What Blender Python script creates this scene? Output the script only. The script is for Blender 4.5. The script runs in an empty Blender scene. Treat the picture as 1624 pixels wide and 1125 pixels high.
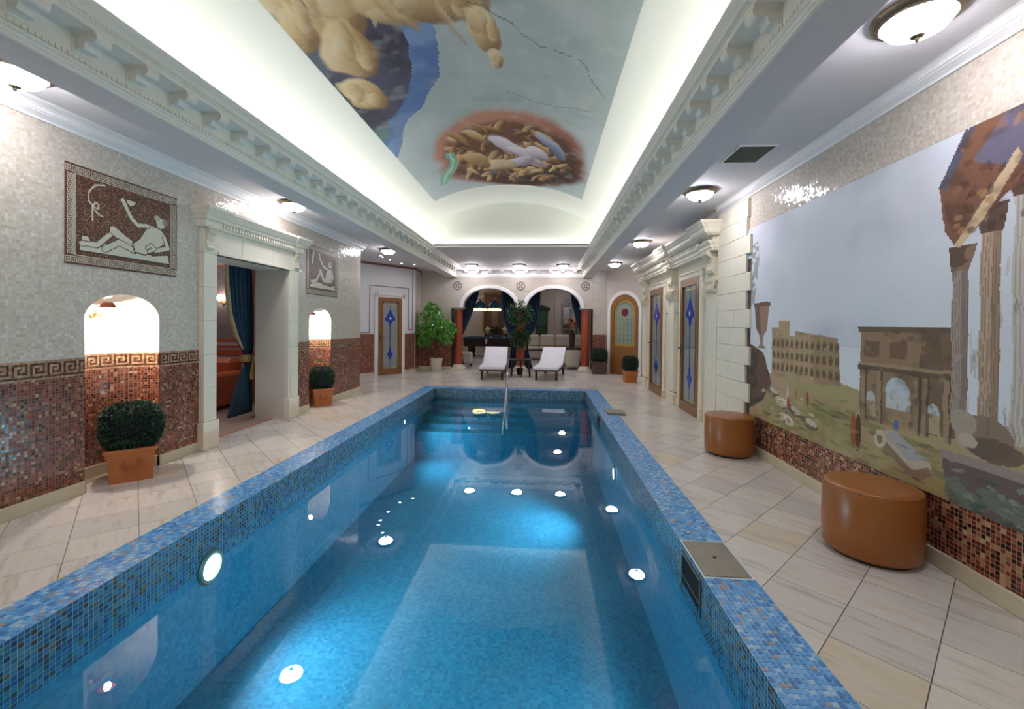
import bpy, math, random
import numpy as np
from mathutils import Matrix, Vector
random.seed(7); rng = np.random.default_rng(11)
PI = math.pi
SC = bpy.context.scene
COL = SC.collection

# ------------------------------------------------------------------ camera
FPX = 690.0
YAW, PITCH, ROLL = math.atan(49 / 690.0), math.radians(0.5), math.radians(0.6)
fw = Vector((-math.sin(YAW) * math.cos(PITCH), math.cos(YAW) * math.cos(PITCH), -math.sin(PITCH)))
r0 = Vector((math.cos(YAW), math.sin(YAW), 0)); u0 = r0.cross(fw)
RR = r0 * math.cos(ROLL) + u0 * math.sin(ROLL); UU = -r0 * math.sin(ROLL) + u0 * math.cos(ROLL)
cam = bpy.data.cameras.new('camera'); cam_o = bpy.data.objects.new('camera', cam); COL.objects.link(cam_o)
cam.sensor_width = 36; cam.lens = FPX / 1624 * 36; cam.shift_y = -43.0 / 1624; cam.clip_start = 0.05
M = Matrix((RR, UU, -fw)).transposed().to_4x4(); M.translation = (0, 0, 1.4)
cam_o.matrix_world = M
SC.camera = cam_o
# ------------------------------------------------------------------ world, exposure, hidden cove lights
SC.view_settings.view_transform = 'Standard'; SC.view_settings.look = 'None'
SC.view_settings.gamma = 1.0; SC.view_settings.use_curve_mapping = False
SC.view_settings.exposure = 0.25
w = bpy.data.worlds.new('world'); SC.world = w; w.use_nodes = True
w.node_tree.nodes['Background'].inputs[0].default_value = (0.8, 0.85, 1, 1)
w.node_tree.nodes['Background'].inputs[1].default_value = 0.15
SC.cycles.max_bounces = 8; SC.cycles.transparent_max_bounces = 10; SC.cycles.caustics_reflective = False
SC.cycles.caustics_refractive = False; SC.cycles.sample_clamp_indirect = 6.0

def area_light(name, loc, rot, sx, sy, power, color):
    l = bpy.data.lights.new(name, 'AREA'); l.shape = 'RECTANGLE'; l.size = sx; l.size_y = sy
    l.energy = power; l.color = color
    o = bpy.data.objects.new(name, l); o.location = loc; o.rotation_euler = rot; COL.objects.link(o); return o
# strip lights lying in the troughs behind the two pool cornices, shining up on the vault
COVE_P = 36
for sx in (-1, 1):
    area_light('cove_strip_light', (-0.69 + sx * 1.80, 4.0, 3.06), (PI, sx * math.radians(-18), 0), 0.07, 10.6, COVE_P, (1.0, 0.99, 0.90))
area_light('cove_strip_light', (-0.69, 9.33, 3.10), (PI, 0, 0), 3.1, 0.05, 4, (1.0, 0.99, 0.90))
# under-water spot lights; all but the last sit in the pool wall lamps
def spot(name, loc, tgt, power, color, size=1.6, blend=0.8, rad=0.07):
    l = bpy.data.lights.new(name, 'SPOT'); l.energy = power; l.color = color; l.spot_size = size; l.spot_blend = blend
    l.shadow_soft_size = rad
    o = bpy.data.objects.new(name, l); o.location = loc
    o.rotation_euler = (Vector(tgt) - Vector(loc)).to_track_quat('-Z', 'Y').to_euler(); COL.objects.link(o); return o
WB = (0.62, 0.84, 1.0)
spot('underwater_beam', (-2.22, 2.85, -0.32), (0.9, 3.3, -0.9), 110, WB, 2.4)
spot('underwater_beam', (-2.22, 7.05, -0.26), (0.2, 7.6, -0.85), 75, WB, 2.6)
spot('underwater_beam', (0.84, 5.37, -0.42), (-2.29, 4.9, -0.45), 175, WB, 2.2)
spot('underwater_beam', (0.84, 2.0, -0.42), (-2.29, 2.6, -1.0), 60, WB, 2.6)  # spot with no lamp body in the pool wall here

# ------------------------------------------------------------------ colour and materials
def lin(c):
    return c / 12.92 if c <= 0.04045 else ((c + 0.055) / 1.055) ** 2.4
def C3(h):
    h = h.lstrip('#'); return tuple(lin(int(h[i:i + 2], 16) / 255) for i in (0, 2, 4))
def C4(h): return C3(h) + (1,)
def newmat(name):
    m = bpy.data.materials.new(name); m.use_nodes = True
    nt = m.node_tree; b = nt.nodes['Principled BSDF']; return m, nt, b
def N(nt, t, **kw):
    n = nt.nodes.new(t)
    for k, v in kw.items(): setattr(n, k, v)
    return n
def mathn(nt, op, a, b=None):
    n = N(nt, 'ShaderNodeMath', operation=op)
    for i, v in enumerate((a, b)):
        if v is None: continue
        if isinstance(v, (int, float)): n.inputs[i].default_value = v
        else: nt.links.new(v, n.inputs[i])
    return n.outputs[0]
def mixc(nt, fac, a, b, mode='MIX'):
    n = N(nt, 'ShaderNodeMix', data_type='RGBA', blend_type=mode)
    for s, v in ((0, fac), (6, a), (7, b)):
        if isinstance(v, (int, float)): n.inputs[s].default_value = v
        elif isinstance(v, tuple): n.inputs[s].default_value = v
        else: nt.links.new(v, n.inputs[s])
    return n.outputs[2]
def plain(name, col, rough=0.5, metal=0.0, var=0.0, scale=8, bump=0.0, spec=0.5, coat=0.0):
    m, nt, b = newmat(name)
    c = C4(col)
    b.inputs['Base Color'].default_value = c; b.inputs['Roughness'].default_value = rough
    b.inputs['Metallic'].default_value = metal; b.inputs['Specular IOR Level'].default_value = spec
    b.inputs['Coat Weight'].default_value = coat
    if var or bump:
        tc = N(nt, 'ShaderNodeTexCoord'); no = N(nt, 'ShaderNodeTexNoise'); no.inputs['Scale'].default_value = scale
        no.inputs['Detail'].default_value = 4
        nt.links.new(tc.outputs['Object'], no.inputs['Vector'])
        if var:
            d = tuple(max(0, x * (1 - var)) for x in c[:3]) + (1,); l = tuple(min(1, x * (1 + var)) for x in c[:3]) + (1,)
            nt.links.new(mixc(nt, no.outputs['Fac'], d, l), b.inputs['Base Color'])
        if bump:
            bp = N(nt, 'ShaderNodeBump'); bp.inputs['Strength'].default_value = bump; bp.inputs['Distance'].default_value = 0.01
            nt.links.new(no.outputs['Fac'], bp.inputs['Height']); nt.links.new(bp.outputs[0], b.inputs['Normal'])
    return m
def emit(name, col, strength):
    m, nt, b = newmat(name)
    b.inputs['Base Color'].default_value = C4(col); b.inputs['Emission Color'].default_value = C4(col)
    b.inputs['Emission Strength'].default_value = strength; return m
def ramp(nt, fac, stops, interp='CONSTANT'):
    r = N(nt, 'ShaderNodeValToRGB'); cr = r.color_ramp; cr.interpolation = interp
    while len(cr.elements) < len(stops): cr.elements.new(0.5)
    for e, (p, c) in zip(cr.elements, stops): e.position = p; e.color = C4(c)
    nt.links.new(fac, r.inputs[0]); return r.outputs[0]
def mosaic(name, size, stops, grout, g=0.1, rough=0.25, tilt=0.05, blotch=0.15, spec=0.5):
    """square tesserae on any axis-aligned face: a random colour and a slightly different tilt per tile"""
    m, nt, b = newmat(name); L = nt.links
    geo = N(nt, 'ShaderNodeNewGeometry')
    sc = N(nt, 'ShaderNodeVectorMath', operation='MULTIPLY_ADD')
    L.new(geo.outputs['Position'], sc.inputs[0]); sc.inputs[1].default_value = (1 / size,) * 3; sc.inputs[2].default_value = (100.37, 100.41, 100.43)
    fl = N(nt, 'ShaderNodeVectorMath', operation='FLOOR'); L.new(sc.outputs[0], fl.inputs[0])
    fr = N(nt, 'ShaderNodeVectorMath', operation='FRACTION'); L.new(sc.outputs[0], fr.inputs[0])
    wn = N(nt, 'ShaderNodeTexWhiteNoise', noise_dimensions='3D'); L.new(fl.outputs[0], wn.inputs['Vector'])
    col = ramp(nt, wn.outputs['Value'], stops)
    if blotch:
        no = N(nt, 'ShaderNodeTexNoise'); no.inputs['Scale'].default_value = 2.2; no.inputs['Detail'].default_value = 3
        L.new(geo.outputs['Position'], no.inputs['Vector'])
        br = mathn(nt, 'MULTIPLY_ADD', no.outputs['Fac'], blotch * 2); br.node.inputs[2].default_value = 1 - blotch
        vm = N(nt, 'ShaderNodeVectorMath', operation='SCALE'); L.new(col, vm.inputs[0]); L.new(br, vm.inputs['Scale']); col = vm.outputs[0]
    sf = N(nt, 'ShaderNodeSeparateXYZ'); L.new(fr.outputs[0], sf.inputs[0])
    sn = N(nt, 'ShaderNodeSeparateXYZ'); L.new(geo.outputs['True Normal'], sn.inputs[0])
    gm = None
    for ax in 'XYZ':
        a = mathn(nt, 'LESS_THAN', sf.outputs[ax], g)
        k = mathn(nt, 'LESS_THAN', mathn(nt, 'ABSOLUTE', sn.outputs[ax]), 0.8)
        v = mathn(nt, 'MULTIPLY', a, k)
        gm = v if gm is None else mathn(nt, 'MAXIMUM', gm, v)
    L.new(mixc(nt, gm, col, C4(grout)), b.inputs['Base Color'])
    rr = mathn(nt, 'MULTIPLY_ADD', gm, 0.5); rr.node.inputs[2].default_value = rough; L.new(rr, b.inputs['Roughness'])
    sub = N(nt, 'ShaderNodeVectorMath', operation='SUBTRACT'); L.new(wn.outputs['Color'], sub.inputs[0]); sub.inputs[1].default_value = (.5, .5, .5)
    ma = N(nt, 'ShaderNodeVectorMath', operation='MULTIPLY_ADD'); L.new(sub.outputs[0], ma.inputs[0]); ma.inputs[1].default_value = (tilt,) * 3
    L.new(geo.outputs['Normal'], ma.inputs[2])
    nm = N(nt, 'ShaderNodeVectorMath', operation='NORMALIZE'); L.new(ma.outputs[0], nm.inputs[0]); L.new(nm.outputs[0], b.inputs['Normal'])
    b.inputs['Specular IOR Level'].default_value = spec
    return m
def vcol(name, rough=0.6, grain=0.0, gscale=60, spec=0.3):
    """painted colour stored on the mesh"""
    m, nt, b = newmat(name)
    a = N(nt, 'ShaderNodeAttribute', attribute_name='paint')
    c = a.outputs['Color']
    if grain:
        tc = N(nt, 'ShaderNodeTexCoord'); no = N(nt, 'ShaderNodeTexNoise'); no.inputs['Scale'].default_value = gscale; no.inputs['Detail'].default_value = 5
        nt.links.new(tc.outputs['Object'], no.inputs['Vector'])
        c = mixc(nt, grain, c, no.outputs['Color'], 'SOFT_LIGHT')
    nt.links.new(c, b.inputs['Base Color']); b.inputs['Roughness'].default_value = rough
    b.inputs['Specular IOR Level'].default_value = spec
    return m
RED = [(0, '#7c4434'), (.16, '#64301f'), (.32, '#8e5240'), (.48, '#502818'), (.58, '#a47a5c'), (.66, '#80342c'), (.80, '#341c14'), (.88, '#8a5e44'), (.97, '#bb9a7c')]
CREAM = [(0, '#cfc3b3'), (.3, '#cabdac'), (.55, '#d5cabb'), (.8, '#c3b5a3'), (.95, '#dcd2c6')]
BLUE = [(0, '#5ca4e2'), (.2, '#7cb8ea'), (.4, '#529ad8'), (.55, '#a2cbe8'), (.68, '#68aee6'), (.84, '#4a88c8'), (.92, '#9aa2b0'), (.965, '#a89c9c')]
BASIN = [(0, '#428fae'), (.25, '#4896b4'), (.5, '#3c88a8'), (.7, '#509cb8'), (.88, '#3880a0')]
MAT = dict(
    wains=mosaic('red_mosaic', 0.022, RED, '#8a6a54', 0.13, 0.22, 0.06, 0.12),
    cream=mosaic('cream_mosaic', 0.022, CREAM, '#bdb1a2', 0.10, 0.16, 0.13, 0.08),
    basin=mosaic('pool_mosaic', 0.025, BASIN, '#4f98b2', 0.10, 0.4, 0.0, 0.18),
    waterline=mosaic('waterline_mosaic', 0.025, [(0, '#2a5f94'), (.25, '#3f7fae'), (.45, '#34708c'), (.62, '#1f3f66'), (.74, '#4b8aa4'), (.86, '#4a4038'), (.94, '#6e6a5c')], '#9fb0a4', 0.12, 0.25, 0.03, 0.1),
    stone=plain('cream_stone', '#e6dcc8', 0.55, var=0.06, scale=5, bump=0.04),
    stonecarve=plain('carved_stone', '#dccfb6', 0.6, var=0.12, scale=30, bump=0.3),
    base=plain('travertine', '#cfc6ad', 0.4, var=0.10, scale=7),
    white=plain('white_plaster', '#e8e6e4', 0.75),
    vault=plain('vault_plaster', '#eceee8', 0.9),
    ceil=plain('ceiling_paint', '#dcd8d8', 0.7),
    cornice=plain('cornice_plaster', '#f2ede2', 0.6, var=0.03, scale=25),
    crown=plain('crown_plaster', '#eeeae6', 0.55),
    reveal=plain('reveal_plaster', '#d6cec2', 0.7, var=0.05, scale=3),
    wallpanel=plain('white_wall_panel', '#dcdade', 0.45),
    wood=plain('oak', '#8a5c2c', 0.35, var=0.25, scale=14, coat=0.2),
    dwood=plain('dark_wood', '#2a1a14', 0.4, var=0.3, scale=20),
    redwood=plain('red_wood', '#9c4a2c', 0.4, var=0.15, scale=20),
    leather=plain('tan_leather', '#9a5c28', 0.32, var=0.10, scale=9, bump=0.03),
    sofal=plain('orange_leather', '#b0582c', 0.38, var=0.12, scale=6, bump=0.05),
    terra=plain('terracotta', '#b8703f', 0.75, var=0.14, scale=14, bump=0.08),
    darkpot=plain('weathered_pot', '#5a463a', 0.8, var=0.3, scale=12, bump=0.2),
    creampot=plain('cream_pot', '#cfc6b4', 0.5, var=0.06, scale=8),
    box=plain('boxwood_leaf', '#2f4a38', 0.55, var=0.5, scale=40),
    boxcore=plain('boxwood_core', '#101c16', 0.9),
    leaf=plain('ficus_leaf', '#62a03c', 0.3, var=0.45, scale=11, coat=0.2),
    ivy=plain('ivy_leaf', '#3a5632', 0.45, var=0.5, scale=14),
    bark=plain('bark', '#4a382c', 0.85, var=0.3, scale=30, bump=0.3),
    soil=plain('soil', '#2c2018', 0.95, var=0.4, scale=40, bump=0.4),
    steel=plain('brushed_steel', '#c4c8cc', 0.18, 1.0),
    lid=plain('worn_steel', '#8f897c', 0.42, 0.75, var=0.18, scale=12),
    black=plain('black_and_opening_shade', '#0a0a0c', 0.8),  # black of the small pot; also the shade of openings as colour
    bronze=plain('aged_bronze', '#6a5c48', 0.4, 0.8, var=0.5, scale=50, bump=0.4),
    brass=plain('brass', '#b8904a', 0.3, 0.9),
    redcol=plain('red_marble', '#a0472e', 0.22, var=0.22, scale=10, coat=0.3),
    curtain=plain('teal_curtain', '#15364a', 0.8, var=0.15, scale=4),
    lining=plain('gold_lining', '#a8906c', 0.6, var=0.4, scale=30),
    tassel=plain('gold_tieback', '#9c8046', 0.6, var=0.3, scale=50),
    cushion=plain('white_towelling', '#e6e4ea', 0.9, bump=0.05, scale=60),
    rattan=plain('grey_brown_wood', '#5a4e44', 0.6, var=0.2, scale=30),
    sofaw=plain('cream_leather', '#c9bdaa', 0.5, var=0.05, scale=4),
    felt=plain('blue_felt', '#1f5478', 0.95),
    glassg=plain('leaded_glass', '#8f959c', 0.12, var=0.10, scale=6, spec=0.6),
    glassy=plain('yellow_glass', '#d2c68a', 0.2, var=0.15, scale=20),
    glassb=plain('blue_glass', '#2140a0', 0.15, var=0.35, scale=30),
    glassr=plain('red_glass', '#7c2430', 0.2),
    lead=plain('lead_came', '#4a4236', 0.5, 0.3),
    goldstem=plain('gold_stem', '#5c4c2c', 0.4, 0.2),
    mured=plain('red_mosaic_strip', '#8a5a4c', 0.35, var=0.35, scale=90),
    beige=plain('back_wall_tile', '#c9bfb2', 0.28, var=0.04, scale=3),
    ringdk=plain('medallion_mosaic', '#6e5c54', 0.4, var=0.2, scale=60),
    paper=plain('lilac_wallpaper', '#b0a0a8', 0.7, var=0.25, scale=25),
    lowpanel=plain('pale_panel', '#c8cdd0', 0.6),
    room=plain('beige_room_wall', '#b5a898', 0.8, var=0.04, scale=2),
    gold=plain('gold_frame', '#8c682e', 0.4, 0.5, var=0.3, scale=40),
    greenp=plain('green_panel', '#1d4a34', 0.5),
    grate=plain('vent_metal', '#6b6a5c', 0.5, 0.3),
    lamp=emit('lamp_glass', '#f8f5ff', 47.0),
    spotl=emit('spot_glass', '#ffffff', 60.0),
    nichel=emit('niche_bulb', '#fff0e4', 1300.0),
    poolg=emit('pool_lamp_lens', '#d2efff', 7.0),
    yellow=emit('billiard_glow', '#ffe9a0', 2.2),
    amber=plain('amber_glass', '#7c3a2c', 0.2, coat=0.5),
)
def water_mat():
    m, nt, b = newmat('pool_water'); nt.nodes.remove(b); L = nt.links
    out = nt.nodes['Material Output']
    tr = N(nt, 'ShaderNodeBsdfTransparent'); tr.inputs[0].default_value = (0.53, 0.85, 0.92, 1)
    gl = N(nt, 'ShaderNodeBsdfGlossy'); gl.inputs['Roughness'].default_value = 0.0; gl.inputs[0].default_value = (1, 1, 1, 1)
    fr = N(nt, 'ShaderNodeFresnel'); fr.inputs[0].default_value = 1.34
    tc = N(nt, 'ShaderNodeTexCoord'); no = N(nt, 'ShaderNodeTexNoise'); no.inputs['Scale'].default_value = 2.5; no.inputs['Detail'].default_value = 2
    L.new(tc.outputs['Object'], no.inputs['Vector'])
    bp = N(nt, 'ShaderNodeBump'); bp.inputs['Strength'].default_value = 0.012; bp.inputs['Distance'].default_value = 0.05
    L.new(no.outputs['Fac'], bp.inputs['Height']); L.new(bp.outputs[0], gl.inputs['Normal'])
    mx = N(nt, 'ShaderNodeMixShader'); L.new(fr.outputs[0], mx.inputs[0]); L.new(tr.outputs[0], mx.inputs[1]); L.new(gl.outputs[0], mx.inputs[2])
    L.new(mx.outputs[0], out.inputs[0]); return m
MAT['water'] = water_mat()
def tile_floor():
    m, nt, b = newmat('floor_stone'); L = nt.links
    geo = N(nt, 'ShaderNodeNewGeometry')
    mp = N(nt, 'ShaderNodeMapping'); mp.inputs['Rotation'].default_value = (0, 0, PI / 4); L.new(geo.outputs['Position'], mp.inputs[0])
    # cell colour in the 45 degree grid
    ad = N(nt, 'ShaderNodeVectorMath', operation='MULTIPLY_ADD'); L.new(mp.outputs[0], ad.inputs[0]); ad.inputs[1].default_value = (1 / 0.336, 1 / 0.336, 0)
    ad.inputs[2].default_value = ((0.53 / 0.336) + 50, (-0.025 / 0.336) + 50, 0.5)
    fl = N(nt, 'ShaderNodeVectorMath', operation='FLOOR'); L.new(ad.outputs[0], fl.inputs[0])
    wn = N(nt, 'ShaderNodeTexWhiteNoise', noise_dimensions='3D'); L.new(fl.outputs[0], wn.inputs['Vector'])
    base = ramp(nt, wn.outputs['Value'], [(0, '#dcd6cd'), (.3, '#d6d0c8'), (.6, '#e0d9cf'), (.8, '#d2ccc5'), (.92, '#d8ccb8')])
    st = N(nt, 'ShaderNodeMapping'); st.inputs['Scale'].default_value = (1.2, 9, 1)
    L.new(mp.outputs[0], st.inputs[0])
    no = N(nt, 'ShaderNodeTexNoise', noise_dimensions='4D'); no.inputs['Scale'].default_value = 1.6; no.inputs['Detail'].default_value = 6; no.inputs['Roughness'].default_value = 0.65
    L.new(st.outputs[0], no.inputs['Vector']); L.new(mathn(nt, 'MULTIPLY', wn.outputs['Value'], 30.0), no.inputs['W'])
    v = ramp(nt, no.outputs['Fac'], [(.28, '#cfc8be'), (.5, '#ffffff'), (.72, '#f2ece0')], 'EASE')
    c = mixc(nt, 0.75, base, v, 'MULTIPLY')
    n2 = N(nt, 'ShaderNodeTexNoise', noise_dimensions='4D'); n2.inputs['Scale'].default_value = 1.3; n2.inputs['Detail'].default_value = 3
    L.new(st.outputs[0], n2.inputs['Vector']); L.new(mathn(nt, 'MULTIPLY', wn.outputs['Value'], 77.0), n2.inputs['W'])
    tan = ramp(nt, n2.outputs['Fac'], [(.58, '#000000'), (.72, '#808080')], 'LINEAR')
    c = mixc(nt, tan, c, C4('#b8976a'))
    L.new(c, b.inputs['Base Color']); b.inputs['Roughness'].default_value = 0.22
    rr = mathn(nt, 'MULTIPLY_ADD', no.outputs['Fac'], 0.16); rr.node.inputs[2].default_value = 0.12; L.new(rr, b.inputs['Roughness'])
    return m
MAT['floor'] = tile_floor()
MAT['grout'] = plain('floor_grout', '#7d766a', 0.9)
MAT['lfloor'] = plain('lounge_floor_tile', '#a58f7e', 0.4, var=0.12, scale=3)
def coping_mats():
    out = []
    for kind in ('attr', 'obj'):
        m, nt, b = newmat('coping_tile_' + kind)
        if kind == 'attr':
            s = N(nt, 'ShaderNodeAttribute', attribute_name='rnd').outputs['Fac']
        else:
            s = N(nt, 'ShaderNodeObjectInfo').outputs['Random']
        nt.links.new(ramp(nt, s, BLUE), b.inputs['Base Color']); b.inputs['Roughness'].default_value = 0.18
        out.append(m)
    return out
MAT['cop'], MAT['copo'] = coping_mats()
MAT['copg'] = plain('coping_grout', '#dfe6ee', 0.8)

# ------------------------------------------------------------------ mesh building
WL = {}
class MB:
    def __init__(s): s.v = []; s.f = []
    def add(s, vs, fs):
        n = len(s.v); s.v += [tuple(p) for p in vs]; s.f += [tuple(i + n for i in f) for f in fs]; return s
    def box(s, x0, x1, y0, y1, z0, z1):
        return s.add([(x0, y0, z0), (x1, y0, z0), (x1, y1, z0), (x0, y1, z0), (x0, y0, z1), (x1, y0, z1), (x1, y1, z1), (x0, y1, z1)],
                     [(0, 3, 2, 1), (4, 5, 6, 7), (0, 1, 5, 4), (1, 2, 6, 5), (2, 3, 7, 6), (3, 0, 4, 7)])
    def bbox(s, x0, x1, y0, y1, z0, z1, b=0.008):
        """box with chamfered edges"""
        if x0 > x1: x0, x1 = x1, x0
        if y0 > y1: y0, y1 = y1, y0
        b = min(b, (x1 - x0) * .45, (y1 - y0) * .45, (z1 - z0) * .45)
        V = []; idx = {}
        for ix, X in enumerate((x0, x1)):
            for iy, Y in enumerate((y0, y1)):
                for iz, Z in enumerate((z0, z1)):
                    sx, sy, sz = (1, -1)[ix], (1, -1)[iy], (1, -1)[iz]
                    for a in range(3):
                        idx[(ix, iy, iz, a)] = len(V)
                        V.append((X + (sx * b if a != 0 else 0), Y + (sy * b if a != 1 else 0), Z + (sz * b if a != 2 else 0)))
        F = []
        for a in range(3):
            o = [i for i in range(3) if i != a]
            for side in (0, 1):
                q = []
                for p in ((0, 0), (1, 0), (1, 1), (0, 1)):
                    k = [0, 0, 0]; k[a] = side; k[o[0]] = p[0]; k[o[1]] = p[1]; q.append(idx[(k[0], k[1], k[2], a)])
                F.append(q)
        for a in range(3):        # edges along axis a
            o = [i for i in range(3) if i != a]
            for p in ((0, 0), (1, 0), (1, 1), (0, 1)):
                k0 = [0, 0, 0]; k0[o[0]], k0[o[1]] = p; k1 = list(k0); k1[a] = 1
                F.append([idx[tuple(k0) + (o[0],)], idx[tuple(k1) + (o[0],)], idx[tuple(k1) + (o[1],)], idx[tuple(k0) + (o[1],)]])
        for ix in (0, 1):
            for iy in (0, 1):
                for iz in (0, 1): F.append([idx[(ix, iy, iz, a)] for a in range(3)])
        # orient outward
        c = ((x0 + x1) / 2, (y0 + y1) / 2, (z0 + z1) / 2); G = []
        for f in F:
            p = [Vector(V[i]) for i in f]; n = (p[1] - p[0]).cross(p[2] - p[0]); m = sum(p, Vector()) / len(p) - Vector(c)
            G.append(f if n.dot(m) >= 0 else f[::-1])
        return s.add(V, G)
    def prism(s, poly, a0, a1, axis='y', caps=True):
        """poly: 2-D outline; axis 'y': (x,z); 'x': (y,z); 'z': (x,y)"""
        def P(p, a): return {'y': (p[0], a, p[1]), 'x': (a, p[0], p[1]), 'z': (p[0], p[1], a)}[axis]
        n = len(poly); vs = [P(p, a0) for p in poly] + [P(p, a1) for p in poly]
        fs = [(i, (i + 1) % n, n + (i + 1) % n, n + i) for i in range(n)]
        if caps: fs += [tuple(range(n))[::-1], tuple(range(n, 2 * n))]
        return s.add(vs, fs)
    def strip(s, prof, a0, a1, axis='y'):
        """open profile swept along an axis"""
        def P(p, a): return {'y': (p[0], a, p[1]), 'x': (a, p[0], p[1])}[axis]
        n = len(prof); vs = [P(p, a0) for p in prof] + [P(p, a1) for p in prof]
        return s.add(vs, [(i, i + 1, n + i + 1, n + i) for i in range(n - 1)])
    def lathe(s, prof, c=(0, 0, 0), seg=24, sy=1.0):
        vs = []; fs = []; n = len(prof)
        for k in range(seg):
            a = 2 * PI * k / seg
            for r, z in prof: vs.append((c[0] + r * math.cos(a), c[1] + sy * r * math.sin(a), c[2] + z))
        for k in range(seg):
            k2 = (k + 1) % seg
            for i in range(n - 1):
                q = [k * n + i, k2 * n + i, k2 * n + i + 1, k * n + i + 1]
                if prof[i][0] < 1e-6: q = [q[0], q[2], q[3]]
                elif prof[i + 1][0] < 1e-6: q = [q[0], q[1], q[2]]
                fs.append(tuple(q))
        return s.add(vs, fs)
    def tube(s, pts, r, seg=10, caps=True):
        pts = [Vector(p) for p in pts]; n = len(pts); rs = r if isinstance(r, (list, tuple)) else [r] * n
        vs = []; fs = []; t0 = (pts[1] - pts[0]).normalized(); u = t0.orthogonal().normalized()
        for i, p in enumerate(pts):
            t = (pts[min(i + 1, n - 1)] - pts[max(i - 1, 0)]).normalized()
            u = (u - t * u.dot(t)).normalized(); v = t.cross(u)
            for k in range(seg):
                a = 2 * PI * k / seg; vs.append(p + (u * math.cos(a) + v * math.sin(a)) * rs[i])
        for i in range(n - 1):
            for k in range(seg):
                k2 = (k + 1) % seg; fs.append((i * seg + k, i * seg + k2, (i + 1) * seg + k2, (i + 1) * seg + k))
        if caps: fs += [tuple(range(seg))[::-1], tuple((n - 1) * seg + k for k in range(seg))]
        return s.add(vs, fs)
    def wall(s, s0, s1, z0, z1, ops, P):
        """flat wall with openings (sa, sb, zspring, ztop): ztop == zspring is square-headed; P maps (s,z) to a point"""
        ops = sorted(ops); cur = s0
        def quad(a, b, za, zb):
            if b - a > 1e-6 and zb - za > 1e-6: s.add([P(a, za), P(b, za), P(b, zb), P(a, zb)], [(0, 1, 2, 3)])
        for sa, sb, zs, zt in ops:
            quad(cur, sa, z0, z1); cur = sb
            if zs >= z1: continue
            n = 24 if zt > zs else 1; c = (sa + sb) / 2; a = (sb - sa) / 2
            for i in range(n):
                if n == 1: p, q, zp, zq = sa, sb, zs, zs
                else:
                    t0, t1 = PI - PI * i / n, PI - PI * (i + 1) / n
                    p, q = c + a * math.cos(t0), c + a * math.cos(t1); zp, zq = zs + (zt - zs) * math.sin(t0), zs + (zt - zs) * math.sin(t1)
                zp, zq = min(max(zp, z0), z1), min(max(zq, z0), z1)
                if zp < z1 - 1e-6 or zq < z1 - 1e-6: s.add([P(p, zp), P(q, zq), P(q, z1), P(p, z1)], [(0, 1, 2, 3)])
        quad(cur, s1, z0, z1); return s
    def xform(s, fn): s.v = [tuple(fn(*p)) for p in s.v]; return s
    def build(s, name, mat, parent=None, smooth=None, sharp=40, local=False, rnd=False):
        me = bpy.data.meshes.new(name)
        off = Vector((0, 0, 0)) if (parent is None or local) else WL.get(parent.name, Vector((0, 0, 0)))
        vs = s.v if off.length == 0 else [(p[0] - off.x, p[1] - off.y, p[2] - off.z) for p in s.v]
        me.from_pydata(vs, [], s.f)
        me.materials.append(MAT[mat] if isinstance(mat, str) else mat)
        if smooth:
            for p in me.polygons: p.use_smooth = True
            if sharp < 180: me.set_sharp_from_angle(angle=math.radians(sharp))
        me.update()
        o = bpy.data.objects.new(name, me); COL.objects.link(o)
        if parent is not None:
            o.parent = parent; WL[o.name] = off.copy()
        else: WL[o.name] = Vector((0, 0, 0))
        return o
def meta(o, label=None, cat=None, group=None, kind=None):
    if label: o['label'] = label
    if cat: o['category'] = cat
    if group: o['group'] = group
    if kind: o['kind'] = kind
    return o
def thing(name, label, cat, loc=(0, 0, 0), rz=0, group=None, kind=None):
    o = bpy.data.objects.new(name, None); COL.objects.link(o); o.location = loc; o.rotation_euler = (0, 0, rz)
    o.empty_display_size = 0.1; WL[o.name] = Vector(loc); return meta(o, label, cat, group, kind)
def dup(root, loc, rz, label, group=None, scale=1.0):
    r = root.copy(); COL.objects.link(r); r.location = loc; r.rotation_euler = (0, 0, rz); r.scale = (scale,) * 3 if isinstance(scale, (int, float)) else scale
    r['label'] = label
    if group: r['group'] = group
    WL[r.name] = Vector(loc)
    for ch in list(root.children):
        c = ch.copy(); COL.objects.link(c); c.parent = r
        for g in ch.children:
            d = g.copy(); COL.objects.link(d); d.parent = c
    return r
def inst(o, loc, parent, name=None):
    c = o.copy(); COL.objects.link(c); c.location = loc; c.parent = parent; return c
def leaves(n, fn, size, mb=None, seed=1, fold=0.25, aspect=0.45):
    """n folded leaves; fn(random) gives (point, outward direction)"""
    R = random.Random(seed); mb = mb or MB()
    for _ in range(n):
        p, d = fn(R); p = Vector(p); d = Vector(d).normalized()
        d = (d + Vector((R.uniform(-.7, .7), R.uniform(-.7, .7), R.uniform(-.7, .5)))).normalized()
        sd = d.cross(Vector((R.uniform(-1, 1), R.uniform(-1, 1), R.uniform(-1, 1)))).normalized()
        up = sd.cross(d); L = size * R.uniform(.7, 1.25); W = L * aspect
        mb.add([p, p + d * L * .5 + sd * W * .5 + up * L * fold * .5, p + d * L, p + d * L * .5 - sd * W * .5 + up * L * fold * .5, p + d * L * .5],
               [(0, 1, 4), (1, 2, 4), (2, 3, 4), (3, 0, 4)])
    return mb
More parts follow.
